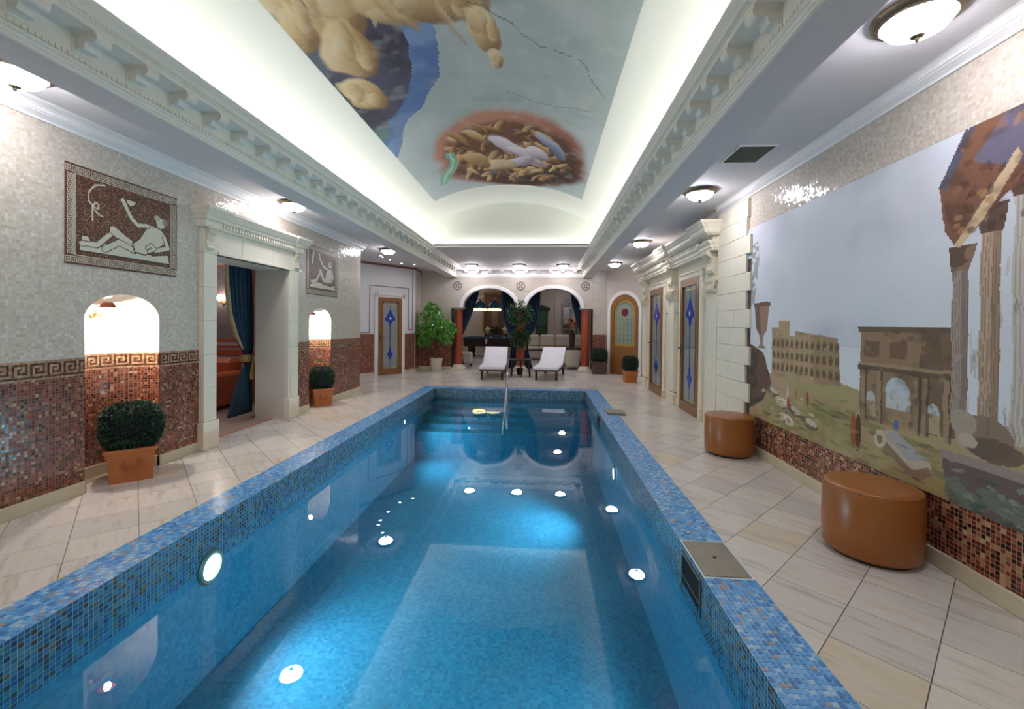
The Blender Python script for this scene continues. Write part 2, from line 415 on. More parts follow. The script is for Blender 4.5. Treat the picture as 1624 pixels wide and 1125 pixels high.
# ================================================================== STRUCTURE
XL, XR, XR2 = -3.67, 2.33, 2.41          # left wall, right wall, right wall behind the portal
PX0, PX1, PY0, PY1 = -2.29, 0.90, 1.05, 9.10   # pool inner edges
CX0, CX1, CY0, CY1 = -2.56, 1.175, 0.78, 9.40  # coping outer edges
ZC, ZB, ZF = 2.955, 2.76, 3.07           # aisle ceiling, beam soffit, flat ceiling at the far end
YW = 12.9                                # back wall
VX, VA, VB, VZ = -0.69, 1.95, 1.02, 3.0  # vault ellipse
def proj(p):
    d = Vector(p) - Vector((0, 0, 1.4)); z = d.dot(fw)
    if z < 0.1: return None
    return 812 + FPX * d.dot(RR) / z, 519.5 - FPX * d.dot(UU) / z, z
def S(o): o['kind'] = 'structure'; return o

# ---- floor: grout bed and diagonal stone tiles
RECTS = [(CX1, 2.42, -1.5, CY1), (XL, CX0, -1.5, CY1), (-5.0, 2.9, CY1, 13.15), (CX0, CX1, -1.5, CY0), (-5.0, XL, 8.52, CY1)]
mb = MB()
for x0, x1, y0, y1 in RECTS: mb.box(x0, x1, y0, y1, -0.12, -0.005)
floor = S(mb.build('floor', 'grout')); meta(floor, 'pale beige stone tiled floor laid on the diagonal around the pool', 'floor')
def clip(poly, x0, x1, y0, y1):
    for ax, lim, sg in ((0, x0, 1), (0, x1, -1), (1, y0, 1), (1, y1, -1)):
        out = []
        for i in range(len(poly)):
            p, q = poly[i], poly[(i + 1) % len(poly)]
            dp, dq = sg * (p[ax] - lim), sg * (q[ax] - lim)
            if dp >= 0: out.append(p)
            if (dp >= 0) != (dq >= 0):
                t = dp / (dp - dq); out.append((p[0] + t * (q[0] - p[0]), p[1] + t * (q[1] - p[1])))
        poly = out
        if len(poly) < 3: return []
    return poly
T = 0.336; G = 0.0022; r2 = math.sqrt(2); cells = []
for i in range(-46, 16):
    for j in range(-20, 34):
        a0, a1, b0, b1 = -.53 + T * i + G, -.53 + T * (i + 1) - G, .025 + T * j + G, .025 + T * (j + 1) - G
        pl = [((a + b) / r2, (b - a) / r2) for a, b in ((a0, b0), (a1, b0), (a1, b1), (a0, b1))]
        for k, rc in enumerate(RECTS):
            q = clip(pl, *rc)
            if len(q) < 3: continue
            ar = abs(sum(q[m][0] * q[(m + 1) % len(q)][1] - q[(m + 1) % len(q)][0] * q[m][1] for m in range(len(q)))) / 2
            if ar < 4e-4: continue
            c = (sum(p[0] for p in q) / len(q), sum(p[1] for p in q) / len(q), 0); pr = proj(c)
            vis = pr is not None and -60 < pr[0] < 1684 and pr[1] < 1200
            cells.append((-(ar / pr[2] ** 2) if vis else 1.0, q))
cells.sort(key=lambda t: t[0])
rest = MB()
for n, (key, q) in enumerate(cells):
    if n < 300 and key < 0: MB().prism(q, -0.008, 0.0, 'z').build('floor_tile', 'floor', floor)
    else: rest.prism(q, -0.008, 0.0, 'z')
meta(rest.build('floor_tile_field', 'floor', floor), kind='stuff')
fl2 = S(MB().box(-7.6, XL, 3.0, 8.0, -0.12, -0.006).box(-7.6, -3.86, 3.0, 8.0, -0.006, 0.002).build('floor_lounge', 'lfloor')); meta(fl2, 'brownish tiled floor of the lounge beyond the left doorway', 'floor')
MB().box(-3.87, -3.845, 4.6, 5.97, -0.005, 0.004).build('threshold_strip', 'terra', fl2)
MB().box(-3.845, XL, 4.6, 5.97, -0.01, 0.0).build('threshold_stone', 'floor', fl2)
fl3 = S(MB().box(-5.2, 4.2, 13.15, 21.0, -0.12, 0.0).build('floor_billiard_room', plain('billiard_floor', '#b9b2b4', 0.25, var=0.06, scale=2))); meta(fl3, 'pale polished floor of the billiard room behind the arches', 'floor')

# ---- left wall with two niches and the doorway
NI = [(3.24, 3.92), (6.60, 7.31)]; DO = (4.60, 5.97); ZS, ZT = 1.40, 1.62
OPS = [(NI[0][0], NI[0][1], ZS, ZT), (DO[0], DO[1], 2.13, 2.13), (NI[1][0], NI[1][1], ZS, ZT)]
YE = 8.52
PL = lambda s, z: (XL, s, z)
mb = MB().wall(-1.5, YE, 1.09, ZC + .05, OPS, PL)
mb.wall(-1.5, YE, 0, ZC + .05, [(DO[0], DO[1], 2.13, 2.13)], lambda s, z: (-4.12, s, z))
mb.add([(XL, YE, 0), (XL, YE, 3.0), (-4.12, YE, 3.0), (-4.12, YE, 0)], [(0, 1, 2, 3)])
wl = S(mb.build('wall_left', 'cream')); meta(wl, 'left wall in cream glass mosaic above a red mosaic dado', 'wall')
ZK = 0.95
MB().wall(-1.5, YE, 0.09, ZK, OPS, PL).add([(XL, YE, .09), (XL, YE, 1.09), (-4.12, YE, 1.09), (-4.12, YE, .09)], [(0, 1, 2, 3)]).xform(lambda x, y, z: (x + .003, y + (.003 if y > 8.5 else 0), z)).build('dado_mosaic', 'wains', wl)
KEY = ["1111110", "1000010", "1011010", "1010010", "1011110", "1000000", "1111111"]
def key_band(path, z0, z1, parent, name='key_band', rows=9, out=0.004):
    """band of coloured tesserae along a plan polyline: greek key in dark tiles"""
    px = (z1 - z0) / rows; seglen = [0]
    for a, b in zip(path[:-1], path[1:]): seglen.append(seglen[-1] + math.dist(a, b))
    L = seglen[-1]; n = int(L / px); vs = []; fs = []; cols = []
    def at(d):
        for k in range(len(path) - 1):
            if d <= seglen[k + 1] + 1e-9:
                t = (d - seglen[k]) / max(1e-9, seglen[k + 1] - seglen[k]); a, b = path[k], path[k + 1]
                return a[0] + t * (b[0] - a[0]), a[1] + t * (b[1] - a[1])
        return path[-1]
    R = random.Random(3)
    tan = [C3(c) for c in ('#b08a6c', '#a67a60', '#bd9a7e', '#9c7458')]; dk = [C3(c) for c in ('#4a3020', '#5c4428', '#3a2418', '#6b4a2e')]
    for i in range(n):
        p0, p1 = at(i * L / n), at((i + 1) * L / n)
        for j in range(rows):
            kk = len(vs); za, zb = z0 + j * px, z0 + (j + 1) * px
            vs += [(p0[0] + out, p0[1], za), (p1[0] + out, p1[1], za), (p1[0] + out, p1[1], zb), (p0[0] + out, p0[1], zb)]; fs.append((kk, kk + 1, kk + 2, kk + 3))
            d = 1 <= j <= 7 and KEY[7 - j][i % 7] == '1'
            cols.append(R.choice(dk if d else tan))
    return paint_mesh(name, vs, fs, cols, MAT['bandpaint'], parent)
def paint_mesh(name, vs, fs, cols, mat, parent):
    off = WL.get(parent.name, Vector((0, 0, 0))) if parent else Vector((0, 0, 0))
    me = bpy.data.meshes.new(name); me.from_pydata([(p[0] - off.x, p[1] - off.y, p[2] - off.z) for p in vs], [], fs)
    at = me.attributes.new('paint', 'FLOAT_COLOR', 'FACE')
    arr = np.ones((len(fs), 4), dtype=np.float32); arr[:, :3] = np.array(cols, dtype=np.float32); at.data.foreach_set('color', arr.ravel())
    me.materials.append(mat); me.update(); o = bpy.data.objects.new(name, me); COL.objects.link(o)
    if parent: o.parent = parent
    WL[o.name] = off.copy(); return o
MAT['bandpaint'] = vcol('key_band_tesserae', 0.3, 0.3, 40)
segs = [(-1.5, NI[0][0]), (NI[0][1], 4.40), (6.22, NI[1][0]), (NI[1][1], YE)]
for a, b in segs: key_band([(XL, a), (XL, b)], ZK, 1.09, wl)
MB().box(-4.12, XL - .001, DO[1], DO[1] + .01, 0, 2.13).box(-4.12, XL - .001, DO[0] - .01, DO[0], 0, 2.13).box(-4.12, XL - .001, DO[0], DO[1], 2.13, 2.14).build('door_reveal', 'reveal', wl)
mb = MB()
for a, b in segs: mb.bbox(XL, XL + .015, a, b, 0, 0.10, .004)
mb.bbox(-4.12, XL + .015, YE, YE + .015, 0, .10, .004)
meta(S(mb.build('baseboard_left', 'base')), 'pale travertine skirting along the left mosaic wall', 'baseboard')
for k, (a, b) in enumerate(NI):
    yc, hw, dp = (a + b) / 2, (b - a) / 2, 0.30
    def shell(z0, z1, name, mat, inset=0.0):
        m = MB(); n = 20
        for i in range(n):
            t0, t1 = PI * i / n, PI * (i + 1) / n
            q = [(XL - (dp - inset) * math.sin(t), yc + (hw - inset) * math.cos(t)) for t in (t0, t1)]
            m.add([(q[0][0], q[0][1], z0), (q[1][0], q[1][1], z0), (q[1][0], q[1][1], z1), (q[0][0], q[0][1], z1)], [(0, 1, 2, 3)])
        return m
    up = shell(1.09, ZS, '', '')
    n, mm = 20, 8
    for i in range(n):
        for j in range(mm):
            def D(t, f): return (XL - dp * math.sin(t) * math.cos(f), yc + hw * math.cos(t) * math.cos(f), ZS + (ZT - ZS) * math.sin(f))
            t0, t1, f0, f1 = PI * i / n, PI * (i + 1) / n, PI / 2 * j / mm, PI / 2 * (j + 1) / mm
            up.add([D(t0, f0), D(t1, f0), D(t1, f1), D(t0, f1)], [(0, 1, 2, 3)])
    up.build('niche_hood', plain('niche_plaster', '#dcd4c6', 0.6) if k == 0 else bpy.data.materials['niche_plaster'], wl, smooth=True)
    shell(0.09, ZK, '', '').build('niche_dado', 'wains', wl)
    path = [(XL - dp * math.sin(PI * i / 20), yc - hw * math.cos(PI * i / 20)) for i in range(21)]
    key_band(path, ZK, 1.09, wl, 'niche_key_band', out=0.0)
    m = shell(0, .10, '', '', .015)
    pts = [(XL - (dp - .015) * math.sin(PI * i / 20), yc + (hw - .015) * math.cos(PI * i / 20)) for i in range(21)]; pto = [(XL - dp * math.sin(PI * i / 20), yc + hw * math.cos(PI * i / 20)) for i in range(21)]
    for i in range(20): m.add([pts[i] + (.1,), pts[i + 1] + (.1,), pto[i + 1] + (.1,), pto[i] + (.1,)], [(0, 1, 2, 3)])
    m.build('niche_skirting', 'base', wl)
    m2 = MB().prism([(XL, yc + hw)] + pto + [(XL, yc - hw)], -0.1, -0.001, 'z').build('niche_floor', 'floor', wl)

# ---- right wall
mb = MB().add([(XR, -1.5, .41), (XR, 5.2, .41), (XR, 5.2, 3.0), (XR, -1.5, 3.0)], [(3, 2, 1, 0)])
mb.box(XR2, XR2 + .1, 5.2, 10.6, 0, 3.0)
mb.add([(XR, 5.2, 0), (XR2, 5.2, 0), (XR2, 5.2, 3.0), (XR, 5.2, 3.0)], [(0, 1, 2, 3)])
wr = S(mb.build('wall_right', 'cream')); meta(wr, 'right wall in beige glass mosaic around the big mural', 'wall')
MAT['wains2'] = mosaic('red_mosaic_low', 0.025, [(0, '#7c3426'), (.18, '#5c2018'), (.36, '#9a5a40'), (.5, '#2c1612'), (.66, '#a87a58'), (.8, '#6e2c22'), (.93, '#b89878')], '#a58a70', 0.13, 0.2, 0.06, 0.1)
MB().box(XR - .004, XR, -1.5, 5.2, .09, .41).build('dado_mosaic', 'wains2', wr)
meta(S(MB().bbox(XR - .018, XR, -1.5, 5.02, 0, .10, .004).build('baseboard_right', 'base')), 'pale travertine skirting under the mural wall', 'baseboard')
# quoined stone blocks beside the mural
R = random.Random(5)
zz = 0.0; row = 0
quo = S(thing('wall_quoins', 'cream ashlar blocks with a toothed edge between mural and portal', 'wall', (XR, 5.5, 0)))
while zz < 2.86:
    hgt = 0.21 if zz > 0 else 0.12
    y0 = 5.03 if row % 2 else 5.125
    if zz > 2.5: y0 += 0.07 * (1 + int(zz > 2.7))
    if row == 0: y0 = 5.03
    cut = 5.42 if row % 2 else 5.56
    for a, b in ((y0, cut), (cut, 5.93)):
        MB().bbox(XR - .035 - (R.random() * .002), XR + .06, a + .0012, b - .0012, zz + .0012, min(zz + hgt, 2.86) - .0012, .004).build('stone_block', 'stone', quo)
    zz += hgt; row += 1

# ---- portal with two doors on the right
PT = thing('stone_portal', 'carved cream stone portal with dentil cornice framing two leaded-glass doors', 'portal', (2.3, 8.2, 0))
MB().box(2.375, XR2, 5.93, 6.70, 0, 2.45).box(2.375, XR2, 7.62, 8.68, 0, 2.45).box(2.375, XR2, 9.74, 10.5, 0, 2.45).box(2.375, XR2, 6.70, 7.62, 2.18, 2.45).box(2.375, XR2, 8.68, 9.74, 2.18, 2.45).build('wall_facing', 'stone', PT)
for ya, yb in ((6.70, 7.62), (8.68, 9.74)):
    c = MB()
    for q in ((ya - .088, ya + .03, 0, 2.149), (yb - .03, yb + .088, 0, 2.149)): c.bbox(2.335, 2.38, q[0], q[1], q[2], q[3], .008)
    c.bbox(2.335, 2.38, ya - .09, yb + .09, 2.15, 2.25, .008); c.bbox(2.318, 2.37, ya - .10, yb + .10, 2.225, 2.255, .008)
    c.bbox(2.315, 2.38, ya - .10, ya - .02, 0, .16, .006).bbox(2.315, 2.38, yb + .02, yb + .10, 0, .16, .006)
    c.build('door_casing', 'stone', PT)
def capital(yc, w):
    m = MB(); x0 = 2.29
    m.bbox(x0, 2.38, yc - w / 2 - .01, yc + w / 2 + .01, 1.84, 1.86, .006)
    m.bbox(x0 - .02, 2.38, yc - w / 2 - .035, yc + w / 2 + .035, 2.00, 2.03, .006)
    m.prism([(2.38, 1.86), (x0 + .005, 1.86), (x0 - .005, 1.92), (x0 - .03, 2.0), (2.38, 2.0)], yc - w / 2, yc + w / 2, 'y')
    for i in range(5):       # acanthus leaves
        yy = yc - w / 2 + w * (i + .5) / 5
        m.tube([(x0 + .005, yy, 1.865), (x0 - .018, yy, 1.90), (x0 - .026, yy, 1.935), (x0 - .045, yy, 1.945), (x0 - .04, yy, 1.925)], [.024, .028, .024, .016, .008], 6)
    for sg in (-1, 1):
        m.tube([(x0 - .03, yc + sg * (w / 2), 1.93), (x0 - .035, yc + sg * (w / 2 + .02), 1.975), (x0 - .03, yc + sg * (w / 2 + .035), 1.985), (x0 - .03, yc + sg * (w / 2 + .03), 1.965)], [.018, .02, .016, .01], 6)
    return m
for yc, w_ in ((6.14, 0.36), (8.03, 0.36), (10.1, 0.36)):
    p = MB().bbox(2.305, 2.38, yc - w_ / 2, yc + w_ / 2, 0.22, 1.84, .006)
    p.bbox(2.298, 2.306, yc - w_ / 2, yc - w_ / 2 + .05, 0.26, 1.82, .004).bbox(2.298, 2.306, yc + w_ / 2 - .05, yc + w_ / 2, 0.26, 1.82, .004)
    po = p.build('pilaster', 'stone', PT)
    MB().bbox(2.285, 2.38, yc - w_ / 2 - .03, yc + w_ / 2 + .03, 0, .15, .006).bbox(2.292, 2.38, yc - w_ / 2 - .015, yc + w_ / 2 + .015, .15, .20, .012).build('plinth', 'stone', po)
    capital(yc, w_).build('capital', 'stonecarve', po, smooth=True)
    # scrolled console carrying the cornice
    pr = [(2.38, 2.42), (2.20, 2.42), (2.18, 2.40), (2.185, 2.36), (2.22, 2.33), (2.255, 2.30), (2.27, 2.25), (2.27, 2.20), (2.255, 2.16), (2.265, 2.12), (2.30, 2.10), (2.38, 2.10)]
    MB().prism(pr, yc - .11, yc + .11, 'y').bbox(2.30, 2.38, yc - .15, yc + .15, 2.03, 2.10, .006).build('console', 'stonecarve', PT)
EN = [(2.40, 2.40), (2.26, 2.40), (2.255, 2.43), (2.24, 2.44), (2.24, 2.47), (2.22, 2.49), (2.205, 2.51), (2.205, 2.525), (2.275, 2.525), (2.275, 2.595), (2.19, 2.595), (2.185, 2.605), (2.15, 2.62), (2.135, 2.65), (2.135, 2.685), (2.12, 2.70), (2.10, 2.735), (2.085, 2.75), (2.085, 2.785), (2.40, 2.785)]
def loft(m, lv):
    vs = []
    for x0, x1, y0, y1, z in lv: vs += [(x0, y0, z), (x1, y0, z), (x1, y1, z), (x0, y1, z)]
    n = len(lv); fs = [(4 * i + k, 4 * i + (k + 1) % 4, 4 * i + 4 + (k + 1) % 4, 4 * i + 4 + k) for i in range(n - 1) for k in range(4)] + [(3, 2, 1, 0), (4 * n - 4, 4 * n - 3, 4 * n - 2, 4 * n - 1)]
    return m.add(vs, fs)
ent = MB()
loft(ent, [(x, 2.40, 5.93 - (2.30 - x) * .5, 10.4 + (2.30 - x) * .5, z) for x, z in EN[1:-1]])
for yc in (6.14, 8.03, 10.1): loft(ent, [(x - .045, 2.398, yc - .19 - (2.30 - x) * .5, yc + .19 + (2.30 - x) * .5, z + .0023) for x, z in EN[1:-1]])
eo = ent.build('entablature', 'stone', PT)
dn = MB().box(2.21, 2.275, -.027, .027, 2.525, 2.588).build('dentil', 'stone', eo, local=True)
off = WL[PT.name]; dn.location = (0 - off.x, 6.45 - off.y, 0); y = 6.52
while y < 10.4:
    if not (7.78 < y < 8.28 or y > 9.85): inst(dn, (-off.x, y - off.y, 0), eo)
    y += .09

# ---- back wall with two arches
AX = [(-2.39, -0.81), (-0.48, 1.10)]; AZS, AZT = 1.87, 2.44
mb = MB()
for yy in (YW, YW + .25):
    f = lambda s, z, yy=yy: (s, yy, z)
    mb.wall(-3.75, 1.85, AZS, 3.1, [(a, b, AZS, AZT) for a, b in AX], f)
    mb.wall(-3.75, -2.74, 1.10, AZS, [], f); mb.wall(1.46, 1.85, 1.10, AZS, [], f)
for a, b in AX:
    for i in range(24):
        t0, t1 = PI * i / 24, PI * (i + 1) / 24; c, h = (a + b) / 2, (b - a) / 2
        q = [(c + h * math.cos(t), AZS + (AZT - AZS) * math.sin(t)) for t in (t0, t1)]
        mb.add([(q[0][0], YW, q[0][1]), (q[1][0], YW, q[1][1]), (q[1][0], YW + .25, q[1][1]), (q[0][0], YW + .25, q[0][1])], [(0, 1, 2, 3)])
mb.box(-2.74, -2.39, YW, YW + .25, AZS - .01, AZS).box(-.81, -.48, YW, YW + .25, AZS - .01, AZS).box(1.10, 1.46, YW, YW + .25, AZS - .01, AZS)
wb = S(mb.build('wall_back', 'beige')); meta(wb, 'beige tiled back wall pierced by two white-trimmed arches', 'wall')
# wall tiles above the dado
def tile_ok(x0, x1, z0, z1):
    for a, b in AX:
        c, h = (a + b) / 2, (b - a) / 2
        for x in (x0, (x0 + x1) / 2, x1):
            for z in (z0, z1):
                if z > AZS - .05 and ((x - c) / (h + .13)) ** 2 + ((z - AZS) / (AZT - AZS + .12)) ** 2 < 1: return False
    if z0 < AZS and x1 > -2.74 and x0 < 1.46: return False
    return True
TB = {}
for iz in range(7):
    for ix in range(28):
        x0, z0 = -3.75 + ix * .2, 1.11 + iz * .25
        x1, z1 = min(x0 + .2, 1.85), min(z0 + .25, 2.74)
        if z1 - z0 < .1 or not tile_ok(x0, x1, z0, z1): continue
        key = (round(x1 - x0, 3), round(z1 - z0, 3))
        if key not in TB:
            TB[key] = MB().bbox(0.0015, key[0] - .0015, -.006, 0, .0015, key[1] - .0015, .003).build('wall_tile', 'beige', wb, local=True); o = TB[key]
        else: o = inst(TB[key], (0, 0, 0), wb)
        o.location = (x0, YW, z0)
key_mb = MB().box(-3.75, -2.74, YW - .004, YW + .25, .09, 1.10).box(1.46, 1.85, YW - .004, YW + .25, .09, 1.10)
key_mb.build('dado_mosaic', 'wains', wb)
MB().box(-2.742, -2.70, YW + .02, YW + .23, 0, AZS - .01).box(1.42, 1.462, YW + .02, YW + .23, 0, AZS - .01).build('dark_jamb', 'dwood', wb)
meta(S(MB().bbox(-3.75, -2.74, YW - .02, YW, 0, .09, .004).bbox(1.46, 1.85, YW - .02, YW, 0, .09, .004).build('baseboard_back', 'base')), 'pale skirting on the back wall beside the columns', 'baseboard')
for a, b in AX:
    m = MB(); c, h = (a + b) / 2, (b - a) / 2; n = 32
    for i in range(n):
        t0, t1 = PI * i / n, PI * (i + 1) / n
        def Q(t, e, y): return (c + (h + e) * math.cos(t), y, AZS + (AZT - AZS + e * .85) * math.sin(t))
        for (e0, ya), (e1, yb) in (((0, YW + .01), (0, YW - .035)), ((0, YW - .035), (.02, YW - .045)), ((.02, YW - .045), (.11, YW - .04)), ((.11, YW - .04), (.13, YW - .02)), ((.13, YW - .02), (.13, YW + .01))):
            m.add([Q(t0, e0, ya), Q(t1, e0, ya), Q(t1, e1, yb), Q(t0, e1, yb)], [(0, 1, 2, 3)])
    m.build('arch_trim', 'white', wb, smooth=True)
# X medallions
for x in (-2.56, -.67, 1.24):
    m = MB(); cz = 2.52; n = 28; ro, ri = .13, .104
    for i in range(n):
        t0, t1 = 2 * PI * i / n, 2 * PI * (i + 1) / n
        for r_a, r_b in ((ro, ri),):
            m.add([(x + r_a * math.cos(t0), YW - .012, cz + r_a * math.sin(t0)), (x + r_a * math.cos(t1), YW - .012, cz + r_a * math.sin(t1)), (x + r_b * math.cos(t1), YW - .012, cz + r_b * math.sin(t1)), (x + r_b * math.cos(t0), YW - .012, cz + r_b * math.sin(t0))], [(0, 1, 2, 3)])
    for k in range(4):
        a = PI / 4 + k * PI / 2; ca, sa = math.cos(a), math.sin(a)
        pts = [(0.006, 0), (.045, .024), (.08, .014), (.095, 0), (.08, -.014), (.045, -.024)]
        m.add([(x + p * ca - q * sa, YW - .012, cz + p * sa + q * ca) for p, q in pts], [tuple(range(6))])
    m.build('medallion', 'ringdk', wb)
# columns
for k, (x, nm) in enumerate(((-2.535, 'left of the three red marble columns, beside the big ficus'), (-.665, 'middle red marble column half hidden by ivy'), (1.245, 'right red marble column beside the dark square planter'))):
    c = thing('marble_column', 'polished ' + nm if k != 0 else 'polished red marble column beside the tall ficus', 'column', (x, YW + .06, 0), group='red columns under the arches')
    MB().lathe([(.125, .16), (.127, .6), (.124, 1.2), (.118, 1.80)], (x, YW + .06, 0), 28).build('shaft', 'redcol', c, smooth=True)
    MB().bbox(x - .2, x + .2, YW - .14, YW + .26, 0, .07, .01).lathe([(.0, .07), (.17, .07), (.185, .09), (.17, .115), (.145, .12), (.155, .14), (.14, .16), (0, .16)], (x, YW + .06, 0), 28).build('base', 'stone', c, smooth=True)
    MB().lathe([(.118, 1.79), (.14, 1.795), (.14, 1.81), (.125, 1.82), (.17, 1.835), (0, 1.835)], (x, YW + .06, 0), 28).bbox(x - .185, x + .185, YW - .125, YW + .245, 1.832, 1.862, .006).build('capital', plain('grey_capital', '#a8a294', .5, var=.1) if k == 0 else bpy.data.materials['grey_capital'], c, smooth=True)

# ---- left recess: faceted bay with a door
LP = [(-4.12, 8.54), (-5.0, 8.54), (-5.0, 9.7), (-4.86, 10.3), (-4.62, 10.75), (-4.33, 11.15), (-3.90, 11.75), (-3.62, 12.14), (-3.68, YW)]
def facets(path, z0, z1, out=0.0):
    m = MB()
    for a, b in zip(path[:-1], path[1:]):
        d = Vector((b[0] - a[0], b[1] - a[1])).normalized(); nx, ny = d.y * out, -d.x * out
        m.add([(a[0] + nx, a[1] + ny, z0), (b[0] + nx, b[1] + ny, z0), (b[0] + nx, b[1] + ny, z1), (a[0] + nx, a[1] + ny, z1)], [(0, 1, 2, 3)])
    return m
bay = facets(LP[1:8], 0, 3.0)
wbay = S(bay.build('wall_left_bay', 'wallpanel')); meta(wbay, 'white panelled bay wall around the far left glass door', 'wall')
facets(LP[7:9], 1.1, 3.0).build('bay_return', 'beige', wbay)
facets([LP[3], LP[4], (-4.395, 11.06)], .09, 1.09, .006).build('dado_mosaic', 'wains', wbay)
facets([(-3.835, 11.84), (-3.63, 12.125)], .09, 1.09, .006).build('dado_mosaic', 'wains', wbay)
facets(LP[7:9], .09, 1.09, .006).build('dado_mosaic', 'wains', wbay)
m = MB()
def bar(a, b, z0, z1, o0, o1):
    """solid bar along a plan segment, o = distance out of the wall"""
    d = Vector((b[0] - a[0], b[1] - a[1])).normalized(); n = Vector((d.y, -d.x)); mm = MB()
    q = [(a[0] + n.x * o0, a[1] + n.y * o0), (b[0] + n.x * o0, b[1] + n.y * o0), (b[0] + n.x * o1, b[1] + n.y * o1), (a[0] + n.x * o1, a[1] + n.y * o1)]
    return mm.prism(q, z0, z1, 'z')
mb = MB()
for a, b in ((LP[3], LP[4]), (LP[4], (-4.395, 11.06)), ((-3.835, 11.84), (-3.63, 12.125)), (LP[7], LP[8])):
    t = bar(a, b, 0, .09, 0, .02); mb.add(t.v, t.f)
meta(S(mb.build('baseboard_bay', 'base')), 'pale skirting around the far left bay', 'baseboard')
m = MB()
for a, b in zip(LP[2:8], LP[3:9]): t = bar(a, b, 2.895, 2.945, -.0, .022); m.add(t.v, t.f)
m.build('brown_ceiling_moulding', 'mured', wbay)
dirv = Vector((.43, .60)).normalized()
def bp(t): p = Vector(LP[5]) + dirv * t; return (p.x, p.y)
DW = math.dist(LP[5], LP[6])
m = MB()
for a, b, z0, z1 in ((-.25, -.232, 1.12, 2.36), (-.25, DW + .25, 2.345, 2.363), (DW + .232, DW + .25, 1.2, 2.36), (DW + .25, DW + .38, 1.2, 1.218), (DW + .37, DW + .388, 1.2, 2.85), (-.7, -.232, 1.12, 1.138)):
    t = bar(bp(a), bp(b), z0, z1, 0, .009); m.add(t.v, t.f)
m.build('red_border_strip', 'mured', wbay)
m = MB()
for a, b, z0, z1, o in ((-.10, 0, 0, 2.16, .03), (DW, DW + .10, 0, 2.16, .03), (-.10, DW + .10, 2.06, 2.16, .03), (-.02, DW + .02, 2.12, 2.18, .05)):
    t = bar(bp(a), bp(b), z0, z1, 0, o); m.add(t.v, t.f)
m.build('door_casing', 'white', wbay)
# ---- right oblique wall with the arched door
RA, RB = (1.84, 12.78), (2.9, 11.83)
wob = S(MB().wall(0, 1, 1.10, 3.0, [], lambda s, z: (RA[0] + s * (RB[0] - RA[0]), RA[1] + s * (RB[1] - RA[1]), z)).add([(1.84, YW, 0), (1.84, RA[1], 0), (1.84, RA[1], 3.0), (1.84, YW, 3.0)], [(0, 1, 2, 3)]).add([(2.9, 11.83, 0), (2.9, 10.5, 0), (2.9, 10.5, 3), (2.9, 11.83, 3)], [(0, 1, 2, 3)]).box(2.41, 2.9, 10.48, 10.5, 0, 3).build('wall_right_oblique', 'beige')); meta(wob, 'oblique beige wall around the arched wooden door', 'wall')
t = bar(RB, RA, .09, 1.10, -.02, .004); 
MB().add([(RA[0], RA[1], .0), (RB[0], RB[1], .0), (RB[0], RB[1], 1.10), (RA[0], RA[1], 1.10)], [(0, 1, 2, 3)]).build('dado_mosaic', 'wains', wob)

# ---- ceilings
ceil = MB().box(XL - .45, -2.85, -1.5, YE, ZC, ZC + .06).box(-5.05, -2.85, YE, YW, ZC, ZC + .06).box(1.42, 2.95, -1.5, YW, ZC, ZC + .06)
ce = S(ceil.build('ceiling', 'ceil')); meta(ce, 'plain pale ceiling over both side aisles with a vault above the pool', 'ceiling')
MB().box(-2.85, -2.60, -1.5, YW, ZB, 3.02).build('beam', 'ceil', ce); MB().box(1.16, 1.42, -1.5, YW, ZB, 3.02).build('beam', 'ceil', ce)
MB().box(-2.62, 1.18, 9.42, YW, ZF, ZF + .05).build('flat_panel', 'ceil', ce)
m = MB(); prof = []
for i in range(41):
    o = -1.945 + 3.89 * i / 40
    prof.append((VX + VA * math.sin(PI / 2 * (o / 1.945)) * .9985, 0))
prof = [(VX + VA * math.cos(t), VZ + VB * math.sin(t)) for t in [PI * (i / 48) for i in range(49)]]
m.strip(prof, -1.5, 9.42).strip([(VX + (VA + .06) * math.cos(PI * i / 48), VZ + (VB + .06) * math.sin(PI * i / 48)) for i in range(49)], -1.5, 9.42)
m.build('vault', 'vault', ce, smooth=True)
m = MB()
for yy in (9.42, 9.47): m.add([(p[0], yy, max(p[1], ZF)) for p in prof], [tuple(range(len(prof)))])
m.build('lunette', 'vault', ce)
MB().box(-2.64, 1.26, 9.36, 9.42, 3.05, 3.085).build('lunette_ledge', 'vault', ce)
wf = S(MB().box(-4.2, 2.5, -1.6, -1.5, 0, 4.2).build('wall_front', 'cream')); meta(wf, 'mosaic wall behind the viewpoint', 'wall')

